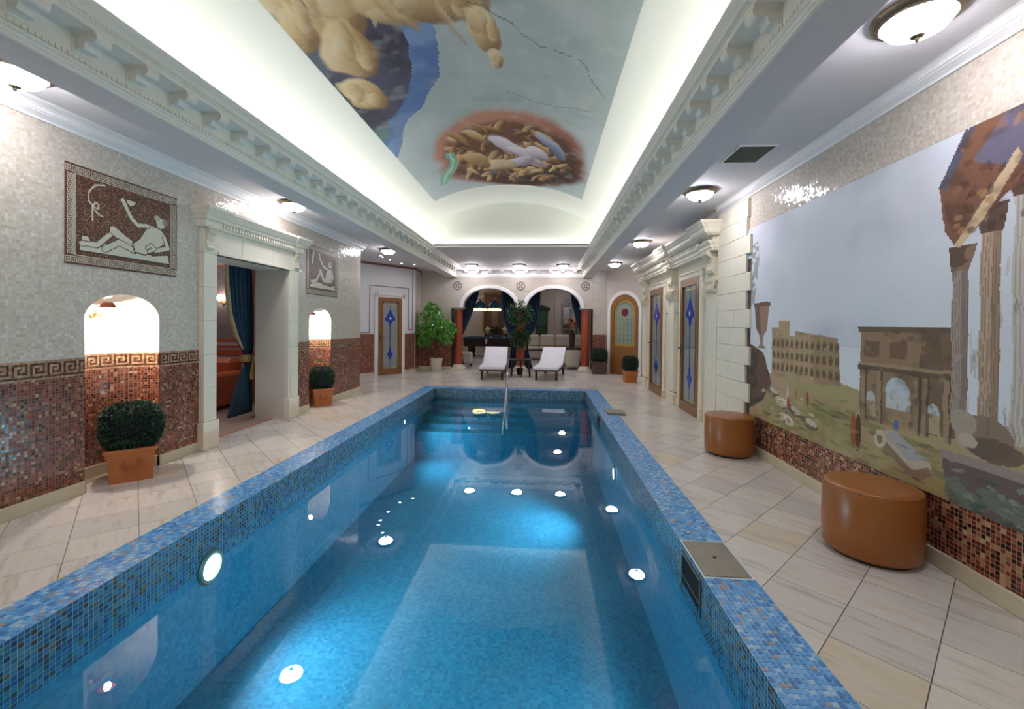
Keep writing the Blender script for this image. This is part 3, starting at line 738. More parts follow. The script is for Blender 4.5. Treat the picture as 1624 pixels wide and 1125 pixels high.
# ---- pool cornices with modillions
CP = [(0, 2.76), (.018, 2.76), (.018, 2.775), (.026, 2.782), (.026, 2.797), (.038, 2.803), (.038, 2.818), (.022, 2.822), (.030, 2.835), (.026, 2.85), (.014, 2.855), (.014, 2.972), (.15, 2.972), (.15, 2.998), (.156, 3.0), (.156, 3.032), (.165, 3.036), (.170, 3.05), (.182, 3.062), (.197, 3.075), (.20, 3.082), (.20, 3.098), (.185, 3.10), (.17, 3.06), (.17, 3.02), (-.05, 3.02)]
MD = [(.014, 2.972), (.146, 2.972), (.150, 2.955), (.150, 2.938), (.142, 2.924), (.128, 2.917), (.112, 2.918), (.098, 2.927), (.086, 2.926), (.078, 2.915), (.076, 2.898), (.066, 2.888), (.052, 2.886), (.040, 2.891), (.030, 2.886), (.014, 2.872)]
def pool_cornice(name, label, sg, x0):
    pf = [(x0 + sg * p, z) for p, z in CP]
    o = S(MB().strip(pf, -1.5, YW).build(name, 'cornice', smooth=True, sharp=30)); meta(o, label, 'cornice')
    md = MB().prism([(x0 + sg * p, z) for p, z in MD], -.042, .042, 'y')
    md.prism([(x0 + sg * p, z) for p, z in [(.014, 2.972), (.148, 2.972), (.148, 2.962), (.014, 2.955)]], -.052, .052, 'y').box(min(x0 + sg * .014, x0 + sg * .02), max(x0 + sg * .014, x0 + sg * .02), -.055, .055, 2.868, 2.972)
    m0 = md.build('modillion', 'cornice', o, smooth=True, sharp=35); m0.location = (0, .125, 0); y = .125 + .306
    while y < YW - .25: inst(m0, (0, y, 0), o); y += .306
    dn = MB(); y = 0.2                      # fine bead-and-dart row under the lip
    while y < YW: dn.box(min(x0 + sg * .156, x0 + sg * .161), max(x0 + sg * .156, x0 + sg * .161), y, y + .016, 3.006, 3.028); y += .03
    dn.build('dart_row', 'cornice', o)['kind'] = 'stuff'
    eg = MB(); y = 0.2
    while y < 9: eg.box(min(x0 + sg * .022, x0 + sg * .034), max(x0 + sg * .022, x0 + sg * .034), y, y + .013, 2.826, 2.848); y += .03
    eg.build('leaf_row', 'cornice', o)['kind'] = 'stuff'
    return o
pool_cornice('trim_1', 'white modillion cornice along the left edge of the vault', 1, -2.60)
pool_cornice('trim_2', 'white modillion cornice along the right edge of the vault', -1, 1.16)
BP = [(YW - p, z) for p, z in CP[:-4]] + [(YW, 3.098)]
o = S(MB().strip(BP, -2.58, 1.14, 'x').build('trim_3', 'crown', smooth=True, sharp=30)); meta(o, 'white modillion cornice across the back wall above the arches', 'cornice')
md = MB().prism([(YW - p, z) for p, z in MD], -.05, .05, 'x').build('modillion', 'crown', o); md.location = (-2.3, 0, 0)
for k in range(1, 10): inst(md, (-2.3 + .358 * k, 0, 0), o)
# aisle crown mouldings
CR = [(0, 2.845), (.012, 2.845), (.014, 2.862), (.026, 2.872), (.048, 2.885), (.05, 2.892), (.058, 2.896), (.06, 2.915), (.075, 2.93), (.10, 2.938), (.115, 2.945), (.115, 2.955)]
o = S(MB().strip([(XL + p, z) for p, z in CR], -1.5, YE + .1).build('trim_4', 'crown', smooth=True, sharp=25)); meta(o, 'white crown moulding on top of the left mosaic wall', 'moulding')
bd = MB(); y = .5
while y < 8: bd.add([(XL + .052, y, 2.897), (XL + .064, y + .012, 2.906), (XL + .052, y + .024, 2.897), (XL + .06, y + .012, 2.918)], [(0, 1, 3), (1, 2, 3), (0, 2, 1)]); y += .03
bd.build('egg_row', 'crown', o)['kind'] = 'stuff'
o = S(MB().strip([(XR - p, z + .02) for p, z in CR[:-1]] + [(XR - .115, 2.975)], -1.5, 5.95).strip([(XR2 - p, z + .02) for p, z in CR], 5.95, 10.5).build('trim_5', 'crown', smooth=True, sharp=25)); meta(o, 'white crown moulding on top of the right wall above the mural', 'moulding')
bd = MB(); y = .5
while y < 5.6: bd.add([(XR - .052, y, 2.917), (XR - .064, y + .012, 2.926), (XR - .052, y + .024, 2.917), (XR - .06, y + .012, 2.938)], [(0, 1, 3), (1, 2, 3), (0, 2, 1)]); y += .03
bd.build('egg_row', 'crown', o)['kind'] = 'stuff'

# ---- left doorway surround
DS = thing('door_surround', 'cream stone doorway surround with bracketed dentil cornice on the left wall', 'door surround', (XL, 5.3, 0))
for ya, yb in ((4.40, 4.60), (5.97, 6.20)):
    z = .13
    MB().bbox(XL - .01, XL + .075, ya - .015, yb + .012, 0, .30, .006).build('jamb_foot', 'stone', DS)
    z = .30
    for k in range(5):
        z1 = z + .366
        b = MB().bbox(XL - .01, XL + .05, ya, yb, z + .001, z1 - .001, .004)
        b.bbox(XL + .05, XL + .062, (ya if ya < 5 else ya + .05), (yb - .05 if ya < 5 else yb), z + .001, z1 - .001, .003)
        b.build('jamb_block', 'stone', DS); z = z1
for a, b in ((4.40, 5.0), (5.0, 5.6), (5.6, 6.20)): MB().bbox(XL - .01, XL + .055, a + .001, b - .001, 2.13, 2.40, .004).build('lintel_block', 'stone', DS)
MB().bbox(XL - .005, XL + .072, 4.60, 5.97, 2.13, 2.165, .004).build('lintel_edge', 'stone', DS)
DC = [(0, 2.40), (.09, 2.40), (.095, 2.415), (.10, 2.42), (.10, 2.47), (.125, 2.475), (.135, 2.49), (.135, 2.505), (.155, 2.52), (.185, 2.56), (.20, 2.58), (.20, 2.61), (0, 2.61)]
co = MB()
loft(co, [(XL - .005, XL + p, 4.44 - p * .75, 6.17 + p * .75, z) for p, z in DC[1:-1]])
for yc in (4.47, 6.13): loft(co, [(XL - .004, XL + p + .015, yc - .06 - p * .64, yc + .06 + p * .64, z + .0023) for p, z in DC[1:-1]])
co = co.build('cornice', 'stone', DS)
dn = MB().box(XL + .10, XL + .122, -.014, .014, 2.428, 2.466).build('dentil', 'stone', co, local=True); off = WL[DS.name]
dn.location = (-off.x, 4.62 - off.y, 0); y = 4.62 + .05
while y < 5.99: inst(dn, (-off.x, y - off.y, 0), co); y += .05
for yc in (4.47, 6.13):
    pr = [(0, 2.40), (.10, 2.40), (.11, 2.385), (.105, 2.35), (.085, 2.32), (.07, 2.26), (.075, 2.21), (.085, 2.185), (.075, 2.165), (.05, 2.16), (0, 2.17)]
    MB().prism([(XL + p, z) for p, z in pr], yc - .05, yc + .05, 'y').bbox(XL, XL + .12, yc - .07, yc + .07, 2.385, 2.402, .004).build('console', 'stonecarve', DS)

# ---- lounge room shell seen through the left doorway
lg = S(MB().box(-7.6, -4.12, 7.45, 7.55, 0, 3.0).box(-7.7, -7.6, 3, 7.55, 0, 3.0).box(-7.6, -4.13, 2.9, 3.0, 0, 3.0).box(-7.7, -4.12, 2.9, 7.55, 2.9, 3.0).build('wall_lounge', 'paper')); meta(lg, 'lilac papered lounge wall beyond the left doorway', 'wall')
MB().box(-7.6, -4.13, 7.44, 7.45, 0, .78).build('low_panelling', 'lowpanel', lg)
m = MB().box(-7.6, -4.13, 7.41, 7.45, .78, .88)
m.build('dado_rail', 'redwood', lg)
for x0, x1, z0, z1, t in ((-6.75, -5.16, .93, 2.5, .03), (-6.65, -5.28, 1.04, 2.40, .04), (-5.55, -5.2, .44, .66, .02), (-5.1, -4.6, .44, .66, .02)):
    MB().box(x0, x1, 7.425, 7.45, z0, z0 + t).box(x0, x1, 7.425, 7.45, z1 - t, z1).box(x0, x0 + t, 7.425, 7.45, z0, z1).box(x1 - t, x1, 7.425, 7.45, z0, z1).build('panel_moulding', 'redwood', lg)
MB().box(-6.65, -5.28, 7.435, 7.45, 1.04, 2.40).build('dark_panel', plain('dark_wallpaper', '#6e625e', .6, var=.6, scale=30), lg)
# ---- billiard room shell
br = S(MB().box(-5.2, 4.2, 20.7, 20.8, 0, 3.2).box(-5.3, -5.2, 13.15, 20.8, 0, 3.2).box(4.2, 4.3, 13.15, 20.8, 0, 3.2).box(-5.3, 4.3, 13.1, 20.8, 3.1, 3.2).box(-5.2, -3.75, 13.1, 13.15, 0, 3.1).box(1.85, 4.2, 13.1, 13.15, 0, 3.1).build('wall_billiard_room', 'room')); meta(br, 'beige walls of the billiard room behind the arches', 'wall')
MB().box(1.35, 1.5, 20.4, 20.7, 0, 3.1).box(0.55, 1.0, 20.62, 20.7, 0.5, 2.7).build('wall_pilaster', 'room', br)
# ================================================================== POOL
ZW = -0.18
pool = thing('swimming_pool', 'long blue mosaic swimming pool with tiled coping and steps at the far end', 'pool', (-.69, 5, 0))
cb = MB()
for x0, x1, y0, y1 in ((PX1, CX1, CY0, CY1), (CX0, PX0, CY0, CY1), (PX0, PX1, PY1, CY1), (PX0, PX1, CY0, PY0)): cb.box(x0, x1, y0, y1, -1.2, .009)
cop = cb.build('coping', 'copg', pool)
bs = MB()
e = .002
bs.add([(PX0 + e, PY0, -.3), (PX0 + e, PY1, -.3), (PX0 + e, PY1, -1.1), (PX0 + e, PY0, -1.1)], [(0, 1, 2, 3)])
bs.add([(PX1 - e, PY0, -.3), (PX1 - e, PY1, -.3), (PX1 - e, PY1, -1.1), (PX1 - e, PY0, -1.1)], [(3, 2, 1, 0)])
bs.add([(PX0, PY1 - e, -.3), (PX1, PY1 - e, -.3), (PX1, PY1 - e, -1.1), (PX0, PY1 - e, -1.1)], [(0, 1, 2, 3)])
bs.add([(PX0, PY0 + e, -.3), (PX1, PY0 + e, -.3), (PX1, PY0 + e, -1.1), (PX0, PY0 + e, -1.1)], [(3, 2, 1, 0)])
bs.box(PX0, PX1, PY0, PY1, -1.2, -1.05)
bs.build('basin', 'basin', pool)
wlb = MB()
wlb.box(PX0, PX0 + .003, PY0, PY1, -.3, .009).box(PX1 - .003, PX1, PY0, PY1, -.3, .009).box(PX0, PX1, PY1 - .003, PY1, -.3, .009).box(PX0, PX1, PY0, PY0 + .003, -.3, .009)
wlb.build('waterline_band', 'waterline', pool)
for k in range(5):
    y1_, z1_ = PY1 - .27 * k, -.24 - .085 * k
    MB().bbox(PX0 + .01, PX1 - .01, y1_ - .27, y1_ if k == 0 else y1_ + .02, -1.1, z1_, .01).build('step', 'basin', pool)
MB().add([(PX0, PY0, ZW), (PX1, PY0, ZW), (PX1, PY1, ZW), (PX0, PY1, ZW)], [(0, 1, 2, 3)]).build('water', 'water', pool)
# coping tesserae: real little tiles
def tess(regs, skip):
    vs, fs, rnd, ind = [], [], [], []
    t = .025; g = .0017
    for x0, x1, y0, y1 in regs:
        nx, ny = round((x1 - x0) / t), round((y1 - y0) / t); tx, ty = (x1 - x0) / nx, (y1 - y0) / ny
        for i in range(nx):
            for j in range(ny):
                a, b, c, d = x0 + i * tx + g, x0 + (i + 1) * tx - g, y0 + j * ty + g, y0 + (j + 1) * ty - g
                if any(a < s[1] and b > s[0] and c < s[3] and d > s[2] for s in skip): continue
                if x0 > 0 and y0 < 5 and 1.68 < c < 2.36 and len(ind) < 300: ind.append((a, c, b - a, d - c)); continue
                n = len(vs); vs += [(a, c, .007), (b, c, .007), (b, d, .007), (a, d, .007), (a, c, .012), (b, c, .012), (b, d, .012), (a, d, .012)]
                fs += [(n + 4, n + 5, n + 6, n + 7), (n, n + 1, n + 5, n + 4), (n + 1, n + 2, n + 6, n + 5), (n + 2, n + 3, n + 7, n + 6), (n + 3, n, n + 4, n + 7)]
                rnd += [random.random()] * 5
    return vs, fs, rnd, ind
SK = [(PX1 + .01, CX1 - .01, 2.47, 2.86), (1.0, CX1, 6.78, 7.14)]
vs, fs, rnd, ind = tess([(PX1, CX1, CY0, CY1), (CX0, PX0, CY0, CY1), (PX0, PX1, PY1, CY1)], SK)
off = WL[pool.name]
me = bpy.data.meshes.new('coping_tile_field'); me.from_pydata([(p[0] - off.x, p[1] - off.y, p[2]) for p in vs], [], fs)
at_ = me.attributes.new('rnd', 'FLOAT', 'FACE'); at_.data.foreach_set('value', np.array(rnd, dtype=np.float32)); me.materials.append(MAT['cop'])
o = bpy.data.objects.new('coping_tile_field', me); COL.objects.link(o); o.parent = cop; o['kind'] = 'stuff'
tm = None
for a, c, wx, wy in ind:
    if tm is None:
        tm = MB().bbox(0, wx, 0, wy, .005, .0125, .0012).build('coping_tile', 'copo', cop, local=True); q = tm
    else: q = inst(tm, (0, 0, 0), cop)
    q.location = (a - off.x, c - off.y, 0)
# skimmers in the right coping
for k, (x0, x1, y0, y1, lab) in enumerate(((PX1 + .012, CX1 - .012, 2.47, 2.86, 'steel skimmer lid set in the right coping near the tan ottoman'), (1.0, 1.29, 6.80, 7.12, 'small steel skimmer lid overhanging the far right coping'))):
    s = thing('skimmer', lab, 'skimmer', ((x0 + x1) / 2, (y0 + y1) / 2, .012), group='pool skimmers')
    z0 = .012 if k == 0 else .016
    lo = MB().bbox(x0, x1, y0, y1, z0 - .006, z0 + .004 + (.012 if k else 0), .002).build('lid', 'lid', s)
    if k == 0: MB().lathe([(0, 0), (.011, 0), (.011, .001), (0, .001)], ((x0 + x1) / 2, (y0 + y1) / 2, z0 + .0042), 12).build('finger_hole_shade', 'black', lo)  # black disc on the lid gives the shade of a hole
    ym, hw_ = (y0 + y1) / 2 - .02, .15
    MB().box(PX1 - .006, PX1 - .003, ym - hw_, ym + hw_, -.215, -.035).build('mouth_shade', 'black', s)  # flat black plate stands in for the shaded skimmer opening
    f = MB()
    for a, b, c, d in ((ym - hw_ - .015, ym - hw_, -.23, -.02), (ym + hw_, ym + hw_ + .015, -.23, -.02), (ym - hw_, ym + hw_, -.035, -.02), (ym - hw_, ym + hw_, -.165, -.155)): f.box(PX1 - .012, PX1 - .003, a, b, c, d)
    f.build('mouth_frame', 'lid', s)
# underwater lamps
def pool_lamp(loc, side, r, lab):
    t = thing('pool_lamp', lab, 'lamp', loc, group='underwater lamps')
    f = lambda x, y, z: (loc[0] + side * z, loc[1] + x, loc[2] + y)
    MB().lathe([(r, 0), (r, .012), (r * .9, .022), (r * .74, .022), (r * .72, .01)], (0, 0, 0), 28).xform(f).build('ring', 'lid', t, smooth=True)
    MB().lathe([(r * .72, .012), (r * .4, .02), (0, .022)], (0, 0, 0), 28).xform(f).build('lens', 'poolg', t, smooth=True)
pool_lamp((PX0 + .004, 2.85, -.31), 1, .115, 'round underwater lamp with steel ring on the near left pool wall')
pool_lamp((PX0 + .004, 7.05, -.25), 1, .05, 'tiny underwater lamp on the far left pool wall')
pool_lamp((PX1 - .004, 5.37, -.42), -1, .10, 'bright underwater lamp on the right pool wall')
# handrail
hr = thing('handrail', 'polished steel handrail slanting into the pool over the far steps', 'handrail', (-.69, 8.75, -.24))
MB().tube([(-.66, 7.3, -.50), (-.665, 7.42, -.42), (-.68, 8.0, -.10), (-.70, 8.6, .26), (-.71, 8.80, .365), (-.715, 8.90, .39), (-.72, 8.95, .37), (-.72, 8.955, .30)], .021, 12).build('rail', 'steel', hr, smooth=True)
MB().tube([(-.72, 8.955, .31), (-.72, 8.955, -.26)], .021, 12).build('post', 'steel', hr, smooth=True)

# ================================================================== DOORS
def ring_prism(m, outer, inner, o0, o1):
    n = len(outer)
    for i in range(n - 1):
        a, b, c, d = outer[i], outer[i + 1], inner[i + 1], inner[i]
        m.add([(a[0], o0, a[1]), (b[0], o0, b[1]), (c[0], o0, c[1]), (d[0], o0, d[1]), (a[0], o1, a[1]), (b[0], o1, b[1]), (c[0], o1, c[1]), (d[0], o1, d[1])],
              [(0, 1, 2, 3), (7, 6, 5, 4), (0, 4, 5, 1), (2, 6, 7, 3), (1, 5, 6, 2), (3, 7, 4, 0)])
    return m
def rectring(m, s0, s1, z0, z1, t, o0, o1):
    for a, b, c, d in ((s0, s0 + t, z0, z1), (s1 - t, s1, z0, z1), (s0 + t, s1 - t, z0, z0 + t), (s0 + t, s1 - t, z1 - t, z1)): m.bbox(a, b, o0, o1, c, d, .003)
    return m
def poly_o(m, pts, o0, o1): return m.add([(p[0], o0, p[1]) for p in pts] + [(p[0], o1, p[1]) for p in pts], [tuple(range(len(pts))), tuple(range(len(pts), 2 * len(pts)))[::-1]] + [(i, (i + 1) % len(pts), len(pts) + (i + 1) % len(pts), len(pts) + i) for i in range(len(pts))])
def make_door(name, label, org, d, n, W, H, long_stem=True):
    d = Vector(d).normalized(); n = Vector(n).normalized()
    f = lambda s, o, z: (org[0] + d.x * s + n.x * o, org[1] + d.y * s + n.y * o, z)
    r = S(thing(name, label, 'door', (org[0] + d.x * W / 2, org[1] + d.y * W / 2, 0)))
    fo = rectring(MB(), 0, W, 0.008, H, .105, 0, .045).bbox(.106, W - .106, .002, .042, .11, .14, .003).xform(f).build('frame', 'wood', r)
    i0, z0, z1 = .105, .14, H - .105
    rectring(MB(), i0 - .004, W - i0 + .004, z0, z1, .014, .03, .052).xform(f).build('glazing_bead', 'wood', fo)
    MB().box(i0, W - i0, .012, .020, z0, z1).xform(f).build('glass_pane', 'glassg', r)
    rectring(MB(), i0 + .035, W - i0 - .035, z0 + .035, z1 - .06, .022, .019, .024).xform(f).build('yellow_border', 'glassy', r)
    c = W / 2; le = MB()
    for q in (i0 + .033, W - i0 - .039, i0 + .055, W - i0 - .061): le.box(q, q + .006, .02, .026, z0, z1)
    for q in (z0 + .032, z1 - .062, z0 + .056, z1 - .086, (z0 + z1) / 2 - .05): le.box(i0, W - i0, .02, .025, q, q + .005)
    le.box(c - .003, c + .003, .02, .025, z0, z1); le.xform(f).build('lead_came', 'lead', r)
    zt = z1 - .20; gw = W - 2 * i0; k = gw * .31
    def sym(pts): return [(c + q * k, z) for q, z in pts] + [(c - q * k, z) for q, z in pts[::-1] if q > 0]
    poly_o(MB(), sym([(0, zt), (.22, zt - .07), (.55, zt - .15), (.62, zt - .19), (1.0, zt - .25), (.85, zt - .31), (.5, zt - .325), (.22, zt - .36), (.16, zt - .43), (0, zt - .47)]), .02, .028).xform(f).build('blue_finial', 'glassb', r)
    st = [(c + rr * math.sin(a), zt - .25 + rr * math.cos(a)) for q in range(10) for a, rr in ((q * PI / 5, .05 if q % 2 == 0 else .018),)]
    poly_o(MB(), st, .027, .031).xform(f).build('white_star', 'white', r)
    zb = z0 + .50
    MB().box(c - .014, c + .014, .02, .027, zb, zt - .45).xform(f).build('gold_stem', 'goldstem', r)
    poly_o(MB(), sym([(0, zb + .10), (.22, zb + .02), (.16, zb - .02), (.52, zb - .07), (.42, zb - .14), (.22, zb - .17), (0, zb - .26)]), .02, .028).xform(f).build('blue_drop', 'glassb', r)
    h = MB().tube([(.05, .045, 1.02), (.05, .085, 1.02), (.06, .09, 1.02), (.16, .09, 1.015)], .009, 8).bbox(.03, .07, .045, .052, .90, 1.09, .003).xform(f)
    h.build('handle', 'bronze', r, smooth=True)
    return r
make_door('door_1', 'near oak door with leaded glass and blue finial in the portal', (2.372, 7.59), (0, -1), (-1, 0), .86, 2.15)
make_door('door_2', 'second oak leaded-glass door further along the portal', (2.372, 9.71), (0, -1), (-1, 0), 1.0, 2.15)
nb = Vector((dirv.y, -dirv.x)); og = Vector(bp(0.0)) + nb * .002
make_door('door_3', 'oak leaded-glass door in the white bay at far left', (og.x, og.y), (dirv.x, dirv.y), (nb.x, nb.y), DW, 2.06)
# arched door
dd = (Vector(RB) - Vector(RA)).normalized(); nn = Vector((dd.y, -dd.x)); o0 = Vector(RA) + dd * .10
fA = lambda s, o, z: (o0.x + dd.x * s + nn.x * o, o0.y + dd.y * s + nn.y * o, z)
def archline(s0, s1, z0, zs, zt, n=20):
    c, h = (s0 + s1) / 2, (s1 - s0) / 2
    return [(s0, z0)] + [(c - h * math.cos(PI * i / n), zs + (zt - zs) * math.sin(PI * i / n)) for i in range(n + 1)] + [(s1, z0)]
W_ = .98
ad = S(thing('door_4', 'arched oak door with leaded window and red rosette behind the planters', 'door', fA(W_ / 2, 0, 0)))
ring_prism(MB(), archline(-.03, W_ + .07, 0, 1.78, 2.36), archline(.06, W_ - .02, 0, 1.78, 2.25), 0, .06).xform(fA).build('white_surround', 'white', ad)
ring_prism(MB(), archline(.06, W_ - .02, .01, 1.78, 2.25), archline(.18, W_ - .14, .01, 1.74, 2.10), 0, .045).bbox(.17, W_ - .13, 0, .04, .01, .80, .004).bbox(.17, W_ - .13, .03, .046, .01, .18, .004).bbox(.17, W_ - .13, .03, .046, .68, .80, .004).xform(fA).build('leaf_frame', 'wood', ad)
MB().bbox(.24, W_ - .20, .036, .048, .24, .62, .012).xform(fA).build('lower_panel', 'wood', ad)
a_in = archline(.18, W_ - .14, .80, 1.74, 2.10)
poly_o(MB(), a_in, .012, .018).xform(fA).build('glass_pane', plain('greenish_glass', '#8f9a86', .12, var=.12, scale=5), ad)
ring_prism(MB(), archline(.185, W_ - .145, .80, 1.74, 2.09), archline(.225, W_ - .185, .80, 1.72, 2.03), .018, .024).box(.2, W_ - .16, .018, .024, .80, .85).xform(fA).build('yellow_border', plain('amber_border', '#b09436', .2, var=.3, scale=20), ad)
ring_prism(MB(), archline(.225, W_ - .185, .85, 1.72, 2.03), archline(.245, W_ - .205, .85, 1.70, 2.0), .018, .022).xform(fA).build('blue_border', plain('slate_glass', '#5c7888', .2), ad)
c_ = (W_ + .04) / 2
ring = MB()
for k in range(8):
    a = k * PI / 4; ca, sa = math.cos(a), math.sin(a)
    poly_o(ring, [(c_ + p * ca - q * sa, 1.74 + p * sa + q * ca) for p, q in ((.02, 0), (.06, .035), (.10, .03), (.115, 0), (.10, -.03), (.06, -.035))], .019, .026)
ring.xform(fA).build('red_rosette', 'glassr', ad)
poly_o(MB(), [(c_ + .025 * math.cos(k * PI / 6), 1.74 + .025 * math.sin(k * PI / 6)) for k in range(12)], .02, .028).xform(fA).build('rosette_eye', 'glassb', ad)
le = MB()
for q in (.36, .48, .60, .72): le.box(q, q + .005, .018, .023, .85, 1.56)
for k in range(5): le.box(.24, W_ - .2, .018, .022, .97 + k * .145, .975 + k * .145)
le.xform(fA).build('lead_came', 'lead', ad)
MB().tube([(.12, .045, 1.03), (.12, .08, 1.03), (.20, .085, 1.03)], .008, 8).xform(fA).build('handle', 'bronze', ad, smooth=True)

# ================================================================== CEILING LAMPS
def make_lamp(label):
    t = thing('ceiling_lamp', label, 'lamp', (0, 0, 0), group='domed ceiling lamps')
    MB().lathe([(.0, 0), (.185, 0), (.19, -.008), (.187, -.02), (.167, -.035), (.15, -.042), (.142, -.036), (.142, -.01)], (0, 0, 0), 32).build('rim', 'bronze', t, smooth=True, local=True)
    MB().lathe([(.142, -.034), (.139, -.052), (.116, -.082), (.076, -.103), (.03, -.113), (0, -.114)], (0, 0, 0), 20).build('glass_dome', 'lamp', t, smooth=True, local=True)
    MB().lathe([(0, -.110), (.03, -.112), (.026, -.118), (.012, -.124), (.009, -.134), (.004, -.142), (0, -.144)], (0, 0, 0), 14).build('finial', 'bronze', t, smooth=True, local=True)
    return t
L0 = make_lamp('nearest domed ceiling lamp in the right aisle above the mural'); L0.location = (1.83, 2.30, ZC)
GL = 'domed ceiling lamps'
for loc, lab in (((1.79, 5.17, ZC), 'domed ceiling lamp in the right aisle just beyond the vent grille'), ((1.80, 8.25, ZC), 'domed ceiling lamp in front of the portal cornice'), ((1.78, 11.1, ZC), 'domed ceiling lamp before the arched door'),
                 ((-3.29, 2.49, ZC), 'nearest domed ceiling lamp in the left aisle at the picture edge'), ((-3.27, 5.5, ZC), 'domed ceiling lamp over the left stone doorway'), ((-3.30, 9.05, ZC), 'domed ceiling lamp beside the small spotlights at far left'),
                 ((-2.04, 12.28, ZF), 'left of the three lamps above the arches'), ((-.69, 12.28, ZF), 'middle of the three lamps above the arches'), ((.54, 12.28, ZF), 'right of the three lamps above the arches'),
                 ((1.83, -.6, ZC), 'domed ceiling lamp behind the viewpoint on the right'), ((-3.29, -.5, ZC), 'domed ceiling lamp behind the viewpoint on the left')):
    dup(L0, loc, 0, lab)
s0 = None
for k, (x, y) in enumerate(((-3.52, 9.45), (-3.75, 9.80), (-3.80, 10.05), (-3.78, 10.5), (-3.68, 11.1), (-3.42, 11.34))):
    lab = ['ceiling spotlight touching the glow of the far left lamp', 'small ceiling spotlight, second of the curved row', 'small ceiling spotlight, third of the curved row', 'small ceiling spotlight, fourth of the curved row', 'small ceiling spotlight above the bay door', 'small ceiling spotlight, last of the row by the beam'][k]
    if s0 is None:
        s0 = thing('ceiling_spotlight', lab, 'spotlight', (0, 0, 0), group='small recessed spotlights')
        MB().lathe([(.0, 0), (.055, 0), (.055, -.012), (.04, -.02), (.034, -.012)], (0, 0, 0), 20).build('ring', 'steel', s0, smooth=True, local=True)
        MB().lathe([(.034, -.012), (.02, -.017), (0, -.018)], (0, 0, 0), 16).build('lens', 'spotl', s0, smooth=True, local=True)
        s0.location = (x, y, ZC)
    else: dup(s0, (x, y, ZC), 0, lab)
# vent grille
vt = thing('ceiling_vent', 'dark slatted square vent grille in the right aisle ceiling', 'vent', (1.83, 4.08, ZC))
MB().box(1.68, 1.98, 3.89, 4.27, ZC - .004, ZC - .001).build('backing', 'black', vt)
rectf = MB()
for a, b, c, d in ((1.665, 1.995, 3.875, 3.89), (1.665, 1.995, 4.27, 4.285), (1.665, 1.68, 3.89, 4.27), (1.98, 1.995, 3.89, 4.27)): rectf.box(a, b, c, d, ZC - .012, ZC)
rectf.build('frame', 'crown', vt)
sl = None
for k in range(16):
    y = 3.902 + k * .0232
    if sl is None: sl = MB().prism([(-.006, -.002), (.004, -.010), (.006, -.009), (-.004, -.001)], 1.68, 1.98, 'x').build('slat', 'grate', vt, local=True); q = sl; sx0 = 0
    else: q = inst(sl, (0, 0, 0), vt)
    q.location = (-1.83, y - 4.08, 0)

# ================================================================== FURNITURE
def ottoman(loc, lab, r=.25):
    t = thing('ottoman', lab, 'ottoman', loc, group='tan leather ottomans')
    MB().lathe([(0, .43), (r - .05, .43), (r - .022, .426), (r - .006, .415), (r, .40), (r + .004, .2), (r, .04), (r - .012, .022), (0, .022)], loc, 48).build('cover', 'leather', t, smooth=True, sharp=60)
    MB().tube([(loc[0] + (r - .006) * math.cos(2 * PI * k / 48), loc[1] + (r - .006) * math.sin(2 * PI * k / 48), .414) for k in range(49)], .0045, 6).build('piping', 'leather', t, smooth=True)
    MB().lathe([(0, 0), (r - .035, 0), (r - .035, .024), (0, .024)], loc, 32).build('base', 'dwood', t)
ottoman((2.055, 2.86, 0), 'round tan leather ottoman nearest the viewer against the mural')
ottoman((2.05, 4.93, 0), 'round tan leather ottoman standing by the toothed stone blocks', .245)

